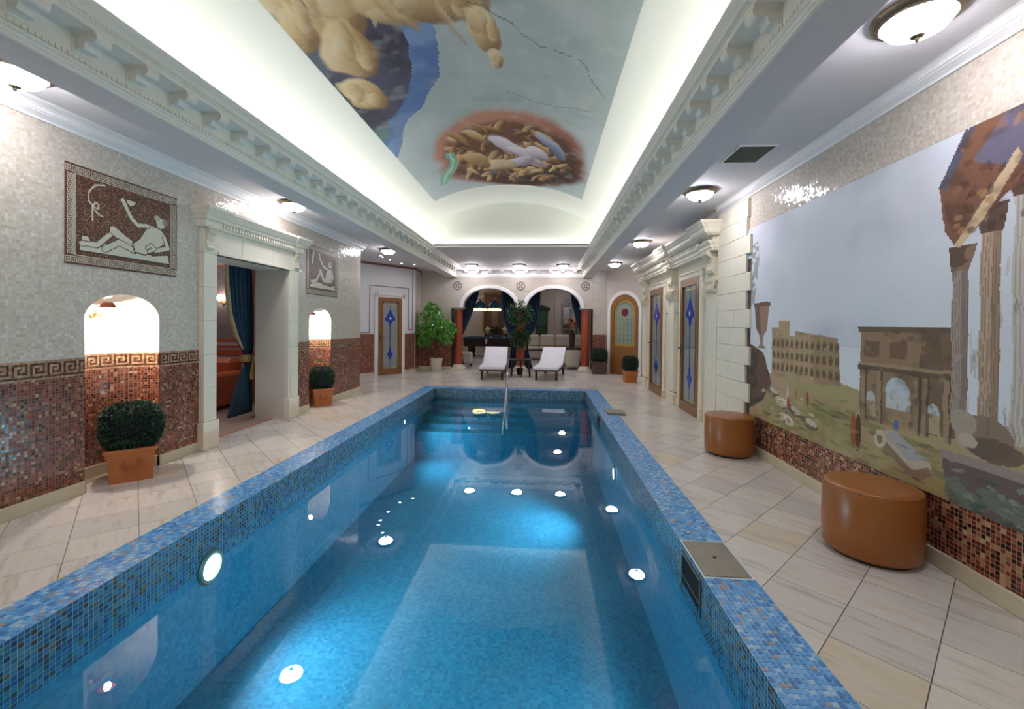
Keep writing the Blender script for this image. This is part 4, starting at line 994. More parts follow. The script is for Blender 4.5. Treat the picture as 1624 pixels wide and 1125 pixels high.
def boxwood(loc, rz, lab, W=.33, H=.29, bw=.27, bh=.21, pot='terra', n=4200, seed=1, wreath=True):
    t = thing('boxwood_planter', lab, 'planter', loc, rz, 'boxwood balls in planters')
    a = W / 2 * .88; b = W / 2
    p = MB()
    lv = [(a, 0), (a, .03), (a * .985, .035), (b * .97, H - .045), (b * 1.06, H - .035), (b * 1.10, H - .02), (b * 1.09, H), (b * .95, H), (b * .95, H - .04)]
    vs = [(sx * q, sy * q * .9, z) for q, z in lv for sx, sy in ((-1, -1), (1, -1), (1, 1), (-1, 1))]
    fs = [(4 * i + k, 4 * i + (k + 1) % 4, 4 * i + 4 + (k + 1) % 4, 4 * i + 4 + k) for i in range(len(lv) - 1) for k in range(4)] + [(3, 2, 1, 0)]
    po = p.add(vs, fs).build('pot', pot, t, local=True)
    if wreath:
        wm = MB(); yy = -b * .9 * .965
        for k in range(18):
            an = PI * (.80 + 1.4 * k / 17); cx_, cz_ = .05 * math.cos(an), H * .52 + .05 * math.sin(an)
            wm.tube([(cx_, yy - .001, cz_), (cx_ * 1.15, yy - .008, cz_ + .006), (cx_ * 1.3, yy - .001, cz_ + .012)], [.004, .007, .003], 5)
        wm.build('wreath_relief', pot, po, local=True, smooth=True)
    MB().box(-b * .94, b * .94, -b * .84, b * .84, H - .05, H - .03).build('soil', 'soil', t, local=True)
    cz = H + bh * .88
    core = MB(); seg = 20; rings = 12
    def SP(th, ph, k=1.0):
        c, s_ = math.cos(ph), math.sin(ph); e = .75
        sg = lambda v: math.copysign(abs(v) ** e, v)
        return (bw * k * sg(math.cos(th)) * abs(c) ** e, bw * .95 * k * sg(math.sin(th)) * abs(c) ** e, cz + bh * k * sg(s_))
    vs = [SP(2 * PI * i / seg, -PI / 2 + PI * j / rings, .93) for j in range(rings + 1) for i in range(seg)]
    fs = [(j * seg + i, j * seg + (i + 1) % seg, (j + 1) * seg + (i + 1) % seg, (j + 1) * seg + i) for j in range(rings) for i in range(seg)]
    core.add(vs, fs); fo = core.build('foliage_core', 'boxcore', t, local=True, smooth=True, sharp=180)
    def fn(R):
        th, ph = R.uniform(0, 2 * PI), math.asin(R.uniform(-.92, 1)); k = R.uniform(.90, 1.0)
        q = SP(th, ph, k); return q, (q[0], q[1], (q[2] - cz) + .03)
    lf = leaves(n, fn, .022, seed=seed, aspect=.7).build('leaf_cover', 'box', t, local=True); lf['kind'] = 'stuff'
    return t
boxwood((-3.62, 3.60, 0), math.radians(43), 'boxwood ball in a terracotta planter in the near left niche', bw=.215, bh=.20, W=.33, n=6000)
boxwood((-3.69, 7.05, 0), math.radians(40), 'boxwood ball in a terracotta planter in the second left niche', bw=.19, bh=.19, W=.31, seed=2, n=3000)
boxwood((2.13, 10.78, 0), math.radians(5), 'boxwood ball in a terracotta planter against the far end of the portal', bw=.19, bh=.19, W=.30, seed=3, n=1800)
boxwood((1.60, 12.50, 0), 0, 'boxwood ball in a dark weathered pot beside the right column', bw=.24, bh=.2, W=.42, H=.36, pot='darkpot', seed=4, n=1800)

# ficus in cream pot
fc = thing('potted_ficus', 'leafy ficus tree in a cream pot left of the arches', 'plant', (-3.08, 12.42, 0))
MB().lathe([(0, 0), (.13, 0), (.14, .02), (.165, .18), (.168, .2), (.178, .34), (.19, .345), (.19, .38), (.175, .38), (.17, .33), (0, .33)], (-3.08, 12.42, 0), 24).build('pot', 'creampot', fc, smooth=True)
MB().lathe([(0, .335), (.168, .335)], (-3.08, 12.42, 0), 16).build('soil', 'soil', fc)
tk = MB().tube([(-3.06, 12.42, .33), (-3.02, 12.42, .5), (-3.05, 12.40, .68), (-3.02, 12.41, .85), (-3.06, 12.42, 1.1), (-3.10, 12.42, 1.5)], [.022, .02, .02, .018, .016, .01], 8)
tk.tube([(-3.10, 12.42, .33), (-3.13, 12.40, .55), (-3.06, 12.38, .75), (-3.12, 12.4, 1.0)], [.015, .014, .013, .01], 7)
for e in ((-3.5, 12.45, 1.35), (-2.7, 12.35, 1.25), (-3.35, 12.2, 1.6), (-2.85, 12.5, 1.6), (-3.15, 12.5, 1.85)): tk.tube([(-3.05, 12.41, .95), ((-3.05 + e[0]) / 2, 12.4, (1.0 + e[2]) / 2 + .08), e], [.012, .009, .005], 6)
tk.build('trunk', 'bark', fc, smooth=True)
blobs = [(-3.40, 12.35, 1.45, .30), (-3.15, 12.30, 1.62, .30), (-3.20, 12.4, 1.85, .20), (-2.85, 12.35, 1.35, .26), (-3.45, 12.40, 1.12, .26), (-2.72, 12.40, 1.25, .22), (-3.10, 12.25, 1.25, .28), (-3.40, 12.42, .92, .18), (-2.80, 12.35, 1.02, .2)]
def fnf(R):
    b = R.choice(blobs); v = Vector((R.gauss(0, 1), R.gauss(0, 1), R.gauss(0, 1))).normalized(); k = b[3] * R.uniform(.55, 1.05)
    return (b[0] + v.x * k, min(b[1] + v.y * k, 12.8), b[2] + v.z * k), (v.x * .5, v.y * .5 - .2, -.75)
leaves(1500, fnf, .12, seed=8, aspect=.42).build('foliage', 'leaf', fc)['kind'] = 'stuff'
# ivy on middle column
iv = None
for k, (z, r, lab) in enumerate(((1.62, .36, 'upper dark green ivy hanging on the middle column'), (.92, .28, 'lower ivy hanging on the middle column behind the table'))):
    t = thing('hanging_ivy', lab, 'plant', (-.67, 12.72, z), group='ivy on the middle column')
    MB().lathe([(0, -.10), (.06, -.09), (.09, 0), (.10, .02), (.085, .02), (.08, -.01), (0, -.01)], (-.67, 12.72, z), 16).build('pot', 'darkpot', t, smooth=True)
    def fni(R, z=z, r=r):
        v = Vector((R.gauss(0, 1), R.gauss(0, .7), R.gauss(0, .9))).normalized(); q = r * R.uniform(.25, 1.05)
        return (-.67 + v.x * q, 12.66 + v.y * q * .6, z + .05 + v.z * q), (v.x, v.y - .3, v.z - .3)
    leaves(850, fni, .075, seed=20 + k, aspect=.6).build('foliage', 'ivy', t)['kind'] = 'stuff'

# sun loungers
def lounger(loc, rz, lab):
    t = thing('sun_lounger', lab, 'lounger', loc, rz, 'white sun loungers at the far end of the pool')
    W2 = .31
    MB().bbox(-W2, W2, 0, .05, .22, .29, .006).bbox(-W2, -W2 + .045, .05, 1.75, .22, .29, .006).bbox(W2 - .045, W2, .05, 1.75, .22, .29, .006).bbox(-W2, W2, 1.70, 1.75, .22, .29, .006).build('frame', 'rattan', t, local=True)
    for x, y in ((-W2 + .06, .1), (W2 - .06, .1), (-W2 + .06, 1.6), (W2 - .06, 1.6)): MB().bbox(x - .028, x + .028, y - .028, y + .028, 0, .23, .004).build('leg', 'dwood', t, local=True)
    MB().box(-W2 + .04, W2 - .04, 1.02, 1.05, .27, .29).tube([(-W2 + .02, 1.0, .27), (-W2 + .02, 1.62, .66)], .018, 8).tube([(W2 - .02, 1.0, .27), (W2 - .02, 1.62, .66)], .018, 8).tube([(-W2 + .05, 1.45, .56), (-W2 + .05, 1.6, .26)], .014, 6).tube([(W2 - .05, 1.45, .56), (W2 - .05, 1.6, .26)], .014, 6).build('back_support', 'dwood', t, local=True)
    pr = [(-.02, .275), (-.025, .33), (.0, .345), (.5, .35), (.85, .36), (1.0, .39), (1.15, .47), (1.62, .745), (1.66, .74), (1.67, .71), (1.19, .41), (1.05, .325), (.85, .29), (.0, .285)]
    vs = []; fs = []; xs = [-W2 - .005, -W2 + .01, -W2 / 2, 0, W2 / 2, W2 - .01, W2 + .005]; n = len(pr)
    for i, x in enumerate(xs):
        e = .010 if i in (0, len(xs) - 1) else 0
        cy_ = sum(p[0] for p in pr) / n
        for k, p in enumerate(pr): vs.append((x, p[0], p[1] + (-e if k in range(1, 8) else e)))
    for i in range(len(xs) - 1):
        for k in range(n): fs.append((i * n + k, i * n + (k + 1) % n, (i + 1) * n + (k + 1) % n, (i + 1) * n + k))
    fs += [tuple(range(n))[::-1], tuple(range((len(xs) - 1) * n, len(xs) * n))]
    MB().add(vs, fs).build('cushion', 'cushion', t, local=True, smooth=True, sharp=50)
lounger((-1.24, 10.62, 0), math.radians(2), 'left white sun lounger with raised back at the far pool end')
lounger((.08, 10.72, 0), math.radians(-9), 'right white sun lounger turned slightly with raised back')
st = thing('side_table', 'low dark wooden side table between the two loungers', 'table', (-.58, 11.55, 0))
MB().lathe([(0, .43), (.29, .43), (.30, .44), (.30, .455), (.29, .462), (0, .462)], (-.58, 11.55, 0), 32, 0.8).build('table_top', 'dwood', st, smooth=True)
for x, y in ((-.80, 11.42), (-.36, 11.42), (-.80, 11.68), (-.36, 11.68), (-.57, 11.36)): MB().tube([(x, y, .43), (x + (x + .58) * .12, y, 0)], [.025, .02], 8).build('leg', 'dwood', st, smooth=True)
dp_ = thing('dark_flower_pot', 'small dark pot on the floor under the side table', 'pot', (-.62, 11.9, 0))
MB().lathe([(0, 0), (.07, 0), (.09, .16), (.095, .165), (.095, .18), (.08, .18), (.075, .15), (0, .15)], (-.62, 11.9, 0), 16).build('body', 'black', dp_, smooth=True)

# niche lamps
def niche_lamp(yc, lab):
    x = XL - .14; t = thing('wall_lamp', lab, 'lamp', (XL - .29, yc, 1.45), group='niche lamps')
    MB().lathe([(0, 0), (.035, 0), (.035, .01), (.015, .018), (0, .018)], (0, 0, 0), 14).xform(lambda a, b, c: (XL - .285 + c, yc + a, 1.45 + b)).build('rose', 'brass', t, smooth=True)
    MB().tube([(XL - .27, yc, 1.45), (XL - .22, yc, 1.43), (XL - .18, yc, 1.46), (XL - .15, yc, 1.52), (x, yc, 1.53)], .008, 8).tube([(XL - .22, yc, 1.43), (XL - .20, yc + .05, 1.40), (XL - .17, yc + .07, 1.42), (XL - .19, yc + .06, 1.44)], .006, 6).build('arm', 'brass', t, smooth=True)
    MB().lathe([(.012, 1.555), (.03, 1.55), (.052, 1.53), (.060, 1.50), (.056, 1.50), (.048, 1.527), (.028, 1.545), (.012, 1.55)], (x, yc, 0), 20).build('shade', 'amber', t, smooth=True)
    MB().lathe([(0, 1.525), (.018, 1.515), (.026, 1.49), (.02, 1.465), (0, 1.458)], (x, yc, 0), 14).build('bulb', 'nichel', t, smooth=True)
niche_lamp(3.56, 'glowing amber-shaded lamp in the near left niche'); niche_lamp(6.94, 'glowing lamp in the second left niche')
# small fittings on the portal
for k, (y, lab) in enumerate(((7.74, 'chrome robe hook beside the near portal door'), (8.36, 'chrome robe hook beside the second portal door'))):
    t = thing('robe_hook', lab, 'hook', (2.33, y, 1.62), group='robe hooks on the portal')
    MB().bbox(2.362, 2.378, y - .06, y + .06, 1.60, 1.63, .003).build('plate', 'steel', t)
    for q in (-.04, 0, .04): MB().tube([(2.362, y + q, 1.62), (2.325, y + q, 1.605), (2.315, y + q, 1.63)], .006, 6).build('hook', 'steel', t, smooth=True)
t = thing('light_switch', 'white light switch on the stone beside the near portal door', 'switch', (2.33, 6.47, 1.05))
MB().bbox(2.358, 2.376, 6.43, 6.51, 1.01, 1.09, .004).build('plate', 'white', t); MB().bbox(2.352, 2.36, 6.45, 6.49, 1.03, 1.07, .003).build('rocker', 'white', t)
# ================================================================== PAINTED SURFACES
class Canvas:
    def __init__(s, W, H, col='#808080'):
        s.W, s.H = W, H; s.a = np.zeros((H, W, 3)); s.a[:] = C3(col)
        s.X, s.Y = np.meshgrid((np.arange(W) + .5) / W, (np.arange(H) + .5) / H)
    def noise(s, n, seed, octs=3, asp=1.0):
        R = np.random.default_rng(seed); out = np.zeros((s.H, s.W)); amp = 1; tot = 0
        for k in range(octs):
            gx, gy = int(n * 2 ** k) + 2, int(n * asp * 2 ** k) + 2; g = R.random((gy + 1, gx + 1))
            fx, fy = s.X * (gx - 1), s.Y * (gy - 1); ix, iy = fx.astype(int), fy.astype(int); tx, ty = fx - ix, fy - iy
            tx, ty = tx * tx * (3 - 2 * tx), ty * ty * (3 - 2 * ty)
            out += amp * ((g[iy, ix] * (1 - tx) + g[iy, ix + 1] * tx) * (1 - ty) + (g[iy + 1, ix] * (1 - tx) + g[iy + 1, ix + 1] * tx) * ty); tot += amp; amp *= .5
        return out / tot
    def mix(s, m, col, al=1.0):
        m = (m.astype(float) * al)[..., None]; s.a = s.a * (1 - m) + np.array(C3(col)) * m; return s
    def pmask(s, pts):
        m = np.zeros((s.H, s.W), bool); n = len(pts); j = n - 1
        for i in range(n):
            (xi, yi), (xj, yj) = pts[i], pts[j]
            if yi != yj: m ^= ((yi > s.Y) != (yj > s.Y)) & (s.X < (xj - xi) * (s.Y - yi) / (yj - yi) + xi)
            j = i
        return m
    def poly(s, pts, col, al=1.0): return s.mix(s.pmask(pts), col, al)
    def emask(s, cx, cy, rx, ry, rot=0):
        dx, dy = s.X - cx, s.Y - cy; c, n = math.cos(rot), math.sin(rot)
        return (((dx * c + dy * n) / rx) ** 2 + ((-dx * n + dy * c) / ry) ** 2) < 1
    def ell(s, cx, cy, rx, ry, col, al=1.0, rot=0): return s.mix(s.emask(cx, cy, rx, ry, rot), col, al)
    def warp(s, ax, ay, n, seed, asp=1.0):
        a, b = s.noise(n, seed, 3, asp), s.noise(n, seed + 100, 3, asp); s.X = s.X + ax * (a - .5) * 2; s.Y = s.Y + ay * (b - .5) * 2; return s
    def puff(s, cx, cy, rx, ry, base, hi, lo, rot=0, al=1.0, seed=0):
        """soft rounded mass, lighter towards one side as painted"""
        dx, dy = s.X - cx, s.Y - cy; c, n = math.cos(rot), math.sin(rot)
        u, v = (dx * c + dy * n) / rx, (-dx * n + dy * c) / ry; d = np.sqrt(u * u + v * v)
        m = np.clip((1.04 - d) / .12, 0, 1) * al; t = np.clip(.5 - .45 * u - .5 * v, 0, 1)[..., None]
        col = np.where(t < .5, np.array(C3(lo)) * (1 - 2 * t) + np.array(C3(base)) * 2 * t, np.array(C3(base)) * (2 - 2 * t) + np.array(C3(hi)) * (2 * t - 1))
        s.a = s.a * (1 - m[..., None]) + col * m[..., None]; return s
    def rect(s, x0, y0, x1, y1, col, al=1.0): return s.mix((s.X > x0) & (s.X < x1) & (s.Y > y0) & (s.Y < y1), col, al)
    def line(s, pts, w, col, al=1.0, asp=1.0):
        m = np.zeros((s.H, s.W), bool)
        for (x0, y0), (x1, y1) in zip(pts[:-1], pts[1:]):
            dx, dy = (x1 - x0) * asp, y1 - y0; L = dx * dx + dy * dy + 1e-12
            t = np.clip((((s.X - x0) * asp) * dx + (s.Y - y0) * dy) / L, 0, 1)
            m |= (((s.X - x0) * asp - t * dx) ** 2 + (s.Y - y0 - t * dy) ** 2) < w * w
        return s.mix(m, col, al)
    def mesh(s, name, P, mat, parent=None):
        W, H = s.W, s.H
        vs = [P(i / W, j / H) for j in range(H + 1) for i in range(W + 1)]
        fs = [(j * (W + 1) + i, j * (W + 1) + i + 1, (j + 1) * (W + 1) + i + 1, (j + 1) * (W + 1) + i) for j in range(H) for i in range(W)]
        return paint_mesh(name, vs, fs, np.clip(s.a.reshape(-1, 3), 0, 1), mat, parent)
# ---- wall mural: a generic landscape of classical ruins
c = Canvas(400, 288, '#d6d7de')
c.warp(.004, .004, 18, 77)
n1, n2, n3 = c.noise(4, 1, 4), c.noise(6, 2, 4), c.noise(24, 3, 3)
c.mix(np.clip(c.Y * 1.2, 0, 1), '#dde0e4', .7); c.mix(np.clip((n1 - .45) * 3, 0, 1) * (c.Y < .6), '#b6b8c6', .55); c.mix(np.clip((n2 - .55) * 4, 0, 1), '#dbe0e6', .5)
c.poly([(0, .77), (.2, .75), (.5, .735), (.6, .75), (1, .78), (1, 1.01), (0, 1.01)], '#a99a6e')
g = c.Y > .74 + .03 * n1
c.mix(g * np.clip((n2 - .45) * 4, 0, 1), '#86854f', .8); c.mix(g * np.clip((n1 - .5) * 5, 0, 1), '#b99a82', .8); c.mix(g * (c.Y > .88) * np.clip((n3 - .35) * 2, 0, 1), '#7c6248', .55)
for k in range(5): c.poly([(.36 + .12 * k, .80 + .04 * k), (.75 + .1 * k, .83 + .04 * k), (.78 + .1 * k, .845 + .04 * k), (.34 + .12 * k, .825 + .04 * k)], '#b58e78' if k % 2 == 0 else '#6c5e48', .45)
# far arcaded ruin
c.poly([(.16, .765), (.16, .53), (.20, .53), (.20, .50), (.27, .50), (.27, .57), (.30, .57), (.30, .545), (.50, .57), (.515, .75), (.40, .76)], '#b39a78')
c.poly([(.40, .76), (.40, .558), (.50, .57), (.515, .75)], '#94795c', .6)
for rrow in range(3):
    for k in range(13):
        x = .175 + k * .027; y = .60 + rrow * .055
        if x < .51 and y > .57: c.ell(x, y, .008, .014, '#6a523e', .8); c.rect(x - .008, y, x + .008, y + .022, '#6a523e', .8)
c.mix(c.pmask([(.16, .765), (.16, .5), (.51, .5), (.51, .76)]) * (np.abs(c.a[..., 0] - C3('#b39a78')[0]) < .12) * np.clip((n3 - .4) * 3, 0, 1), '#8c7456', .4)
# urn and bank at the left edge
c.poly([(0, .62), (.10, .66), (.16, .80), (.10, .9), (.02, .95), (0, .97)], '#4c443c'); c.mix(c.pmask([(0, .62), (.10, .66), (.16, .80), (.10, .9), (0, .97)]) * (n3 > .5), '#7c5a46', .6)
c.poly([(.03, .42), (.14, .42), (.135, .45), (.125, .54), (.10, .575), (.095, .62), (.12, .64), (.05, .64), (.075, .62), (.07, .575), (.045, .54), (.035, .45)], '#9c7e66'); c.poly([(.03, .42), (.07, .42), (.08, .57), (.045, .54)], '#5c463a', .7); c.rect(.025, .405, .145, .425, '#6e5648')
c.mix(c.pmask([(0, .10), (.05, .08), (.06, .18), (.045, .3), (.03, .4), (0, .42)]) * (n3 > .48), '#7c8272', .7)
for k, (x, y) in enumerate(((.17, .84), (.23, .88), (.30, .90), (.26, .95), (.38, .93))): c.ell(x, y, .045, .022, '#c6bca6' if k % 2 else '#6c5c4a', .9, .3); c.ell(x + .01, y - .006, .03, .012, '#ded6c4', .7, .3)
# gateway with one tall arch and two low ones
c.poly([(.59, .845), (.59, .54), (.835, .525), (.845, .825), (.60, .85)], '#94795e')
c.poly([(.76, .84), (.765, .53), (.835, .525), (.845, .825)], '#6c5646', .75)
c.rect(.58, .525, .845, .543, '#6e5a48'); c.rect(.582, .655, .85, .672, '#6a5644'); c.rect(.585, .645, .845, .656, '#a08a6c')
c.ell(.705, .735, .034, .05, '#c4ccd0'); c.rect(.671, .735, .739, .80, '#c2c6c2'); c.rect(.671, .785, .739, .845, '#a8906c')
for x in (.625, .797): c.ell(x, .775, .016, .03, '#b9beba'); c.rect(x - .016, .775, x + .016, .83, '#b09c7c')
for x in (.60, .65, .755, .775, .825): c.rect(x - .006, .672, x + .006, .845, '#a68c6c', .8); c.rect(x + .006, .672, x + .012, .845, '#4c3c30', .7)
for x in (.625, .705, .79): c.rect(x - .024, .57, x + .024, .625, '#715a44', .9)
c.mix(c.pmask([(.59, .845), (.59, .54), (.835, .525), (.845, .825)]) * np.clip((n3 - .5) * 4, 0, 1), '#4a3c32', .45)
# three tall columns carrying a broken entablature
for x0, x1, y0, ca, cb in ((.835, .868, .36, '#a59488', '#6e5c56'), (.888, .925, .27, '#b8a088', '#7c5c48'), (.945, .992, .20, '#c8bfb4', '#93867e')):
    c.rect(x0, y0, x1, .80, ca)
    for k in range(6): c.rect(x0 + (x1 - x0) * (k + .5) / 6, y0, x0 + (x1 - x0) * (k + .85) / 6, .80, cb, .55)
    c.rect(x0 + (x1 - x0) * .62, y0, x1, .80, cb, .5)
    c.poly([(x0 - .012, y0 - .055), (x1 + .012, y0 - .055), (x1 + .002, y0 + .012), (x0 - .002, y0 + .012)], '#8a6e5a'); c.mix(c.pmask([(x0 - .012, y0 - .055), (x1 + .012, y0 - .055), (x1 + .002, y0 + .012), (x0 - .002, y0 + .012)]) * (n3 > .5), '#4a3630', .7)
c.poly([(.835, .30), (.815, .26), (.80, .13), (.86, 0), (1, 0), (1, .16), (.93, .20), (.88, .265)], '#7c5440'); c.poly([(.80, .13), (.855, 0), (.875, 0), (.815, .145)], '#585664'); c.poly([(.87, .09), (.93, 0), (1, 0), (1, .12), (.95, .14)], '#6a6476')
c.poly([(.835, .30), (.88, .22), (.95, .10), (.96, .12), (.89, .25), (.845, .31)], '#d0b490'); c.mix(c.pmask([(.80, .13), (.86, 0), (1, 0), (1, .16), (.835, .30)]) * np.clip((n3 - .45) * 4, 0, 1), '#4c3028', .6)
# fallen blocks, plinth and scrub in the foreground
c.poly([(.64, .87), (.70, .85), (.79, .91), (.80, .95), (.76, .985), (.66, .92)], '#bfb09a'); c.poly([(.66, .92), (.76, .985), (.80, .95), (.79, .93), (.75, .955), (.67, .895)], '#8a7460'); c.poly([(.70, .85), (.79, .91), (.74, .93), (.67, .88)], '#9aa0ae', .7)
c.ell(.655, .895, .018, .028, '#c9bca4'); c.ell(.655, .895, .009, .014, '#8a7866')
c.poly([(.82, .90), (.82, .868), (1, .868), (1, 1.01), (.835, 1.01)], '#6e5c58'); c.rect(.815, .862, 1, .885, '#9a8a84')
c.ell(.90, .80, .05, .055, '#8c7866'); c.ell(.86, .775, .028, .035, '#a89a8a'); c.ell(.92, .83, .05, .03, '#6b584a', .9); c.ell(.87, .82, .02, .018, '#b8aa98')
c.mix(c.pmask([(.82, .93), (.9, .91), (.97, .94), (1, 1.01), (.82, 1.01)]) * (n3 > .47), '#6f7a6c', .8)
for x, y, h, col in ((.568, .83, .13, '#9a5c30'), (.585, .835, .13, '#5c3c2c'), (.262, .80, .10, '#c8bcae'), (.266, .845, .06, '#a8402c'), (.37, .80, .06, '#8a5434'), (.31, .80, .045, '#b07a50'), (.705, .815, .035, '#54719c')):
    c.ell(x, y + h / 2, .010 if h > .1 else .007, h / 2, col)
def dabs(cv, n, x0, x1, y0, y1, cols, rx, ry, seed, al=.7, rot=.6):
    Rr = random.Random(seed)
    for _ in range(n): cv.ell(Rr.uniform(x0, x1), Rr.uniform(y0, y1), rx * Rr.uniform(.5, 1.3), ry * Rr.uniform(.5, 1.3), Rr.choice(cols), al, Rr.uniform(-rot, rot))
dabs(c, 70, .12, .82, .80, 1.0, ['#6e5c42', '#94885a', '#c2a888', '#57503a', '#b08e74', '#7d7c4c'], .022, .006, 5, .5, .3)
dabs(c, 45, .60, .84, .545, .83, ['#4a3c30', '#a08868', '#5c4a3a', '#8c7454'], .006, .010, 6, .45)
dabs(c, 35, .17, .51, .55, .74, ['#8c7456', '#c8b08c', '#7c6448'], .008, .008, 7, .4)
dabs(c, 45, .83, .99, .90, 1.0, ['#5c6a5c', '#8a9484', '#46524a', '#74807a'], .012, .006, 8, .7)
dabs(c, 30, .82, 1.0, .02, .28, ['#4a2e24', '#a87c54', '#5e3c2e', '#8c6248'], .008, .012, 9, .6)
dabs(c, 26, .84, .99, .30, .78, ['#b8a894', '#6e5a4e', '#8a7466'], .004, .03, 10, .4, .05)
dabs(c, 20, .10, .42, .82, .97, ['#d6ccb8', '#5c4c3c', '#a8987c', '#8a3c2c'], .012, .007, 11, .7)
W0, W1 = 5.05, 2.17
mural = thing('wall_mural', 'large painted mural of classical ruins under a pale sky on the right wall', 'mural', (XR, (W0 + W1) / 2, 1.45))
MB().box(XR - .008, XR, W1, W0 + .12, .41, 2.5).build('panel', plain('mural_edge', '#5c5048', .7), mural)
c.mesh('painting', lambda s, t: (XR - .0095, W0 + .0 + (W1 - W0) * s, 2.498 - 2.086 * t), vcol('mural_paint', .5, .25, 90), mural)
e2 = Canvas(12, 216, '#5c5048'); e2.mix(e2.noise(4, 9, 3, 14) > .5, '#3c3430'); e2.mix(e2.Y < .16, '#c3cad4'); e2.mix((e2.noise(5, 10, 2, 10) > .6) & (e2.Y > .45), '#7a4038', .7)
e2.mesh('painted_edge', lambda s, t: (XR - .0095, W0 + .12 - .12 * s, 2.498 - 2.086 * t), MAT_MURAL if 'MAT_MURAL' in globals() else bpy.data.materials['mural_paint'], mural)

# ---- ceiling painting: plain cloudy fresco in the same colours
c = Canvas(150, 460, '#a6b3b4')      # X: across (left to right), Y: 0 near .. 1 far end
n1, n2, n3 = c.noise(3, 21, 4, 3), c.noise(7, 22, 4, 3), c.noise(20, 23, 3, 3)
Y0, Y1 = -.6, 8.15
fy = lambda y: (y - Y0) / (Y1 - Y0)
fx = lambda o: (o + 1.38) / 2.76
c.mix(np.clip((n1 - .4) * 3, 0, 1), '#b9c3c6', .8); c.mix(np.clip((n2 - .5) * 3, 0, 1), '#8d9c9a', .6); c.mix(np.clip((c.Y - fy(4.5)) * 2.2, 0, 1), '#c2ced6', .6)
hill = [(fx(-1.4), fy(6.1)), (fx(-1.25), fy(5.75)), (fx(-.95), fy(5.2)), (fx(-.6), fy(4.75)), (fx(-.45), fy(4.5)), (fx(-.35), fy(4.0)), (fx(-.2), fy(3.5)), (fx(-.4), fy(2.4)), (fx(-.3), fy(1.2)), (fx(-.5), fy(-.7)), (fx(-1.4), fy(-.7))]
c.warp(.035, .012, 6, 60, 3)
hm = c.pmask(hill); sh = c.pmask([(x - .085, y - .012) for x, y in hill])
c.mix(hm, '#5a78ac'); c.mix(hm * np.clip((n2 - .45) * 5, 0, 1), '#86a2cc', .7); c.mix(hm * np.clip((n3 - .55) * 5, 0, 1), '#4a6494', .6)
c.mix(sh, '#56566a'); c.mix(sh * np.clip((n2 - .42) * 5, 0, 1), '#403e4a', .8); c.mix(sh * np.clip((n1 - .5) * 5, 0, 1), '#6c8f86', .7); c.mix(sh * np.clip((n3 - .5) * 4, 0, 1), '#7c7688', .35)
Rk = random.Random(31)
for x, y, rx, ry, rot in ((-.55, 2.2, .20, .06, 0), (-.9, 2.75, .13, .05, .4), (-1.0, 3.3, .09, .05, .2), (-1.05, 3.85, .075, .05, 0), (-.62, 3.15, .16, .03, -.1), (-.4, 3.5, .16, .026, .1), (-1.22, 4.5, .06, .035, .3), (.02, 3.35, .08, .05, .3), (.12, 3.9, .05, .035, .2), (.18, 4.3, .03, .02, .2), (-1.28, 3.2, .05, .05, 0)):
    c.puff(fx(x), fy(y), rx, ry, '#c3a67a', '#e0cba2', '#8a6c4a', rot, .95)
    for k in range(4): c.puff(fx(x) + Rk.uniform(-.6, .6) * rx, fy(y) + Rk.uniform(-.6, .6) * ry, rx * .45, ry * .45, '#cbb086', '#e4d2ac', '#a08258', Rk.uniform(-1, 1), .6)
sx_, sy_ = fx(.18), fy(6.75)
c.puff(sx_, sy_, .43, .172, '#9c6454', '#c08a78', '#6e4238', 0, 1); c.puff(sx_ + .01, sy_ + .01, .385, .148, '#5e4236', '#7a5644', '#3c2a24', 0, .95)
for k in range(85):
    an, q = Rk.uniform(0, 2 * PI), math.sqrt(Rk.random()) * .92
    b_, h_, l_ = Rk.choice([('#b68c5c', '#d8b688', '#6e4c30'), ('#a0744a', '#c49a6c', '#5a3c28'), ('#c4a274', '#e0c8a0', '#8a6844'), ('#7a5640', '#a07a58', '#44302a')])
    c.puff(sx_ + .36 * q * math.cos(an), sy_ + .14 * q * math.sin(an), Rk.uniform(.025, .06), Rk.uniform(.007, .016), b_, h_, l_, Rk.uniform(-1, 1), .92)
for x, y, rx, ry, rot in ((.2, 6.45, .12, .03, .35), (.42, 6.7, .12, .024, .3), (.3, 6.95, .10, .022, -.2), (.6, 6.6, .08, .02, .2)): c.puff(fx(x), fy(y), rx, ry, '#c8bccb', '#e6e0ea', '#8c7c92', rot, .95)
c.puff(fx(.8), fy(6.25), .09, .022, '#8796b4', '#b0bcd2', '#54607c', .5, .9); c.puff(fx(.0), fy(7.15), .1, .024, '#cdb592', '#e6d6b8', '#8c6e50', 0, .9); c.puff(fx(-.35), fy(6.9), .07, .03, '#b48e62', '#d6b68c', '#6c5038', .4, .9)
c.poly([(fx(-.75), fy(6.4)), (fx(-.6), fy(6.5)), (fx(-.7), fy(7.0)), (fx(-1.0), fy(7.6)), (fx(-1.15), fy(7.5)), (fx(-.85), fy(6.9))], '#7fb3a2', .9); c.line([(fx(-.68), fy(6.5)), (fx(-.8), fy(7.0)), (fx(-1.05), fy(7.5))], .003, '#b4d6c8', .8, 2.76 / 8.75)
cr = [(fx(.05), fy(3.55)), (fx(.4), fy(3.75)), (fx(.7), fy(4.0)), (fx(1.0), fy(4.1)), (fx(1.25), fy(4.6))]
c.line(cr, .0009, '#5c6a6c', .7, 2.76 / 8.75); c.line([(fx(.3), fy(4.9)), (fx(.8), fy(5.1)), (fx(1.2), fy(5.0))], .0012, '#74827f', .6, 2.76 / 8.75)
c.mix(np.clip((n3 - .55) * 3, 0, 1), '#d4d8d6', .22)
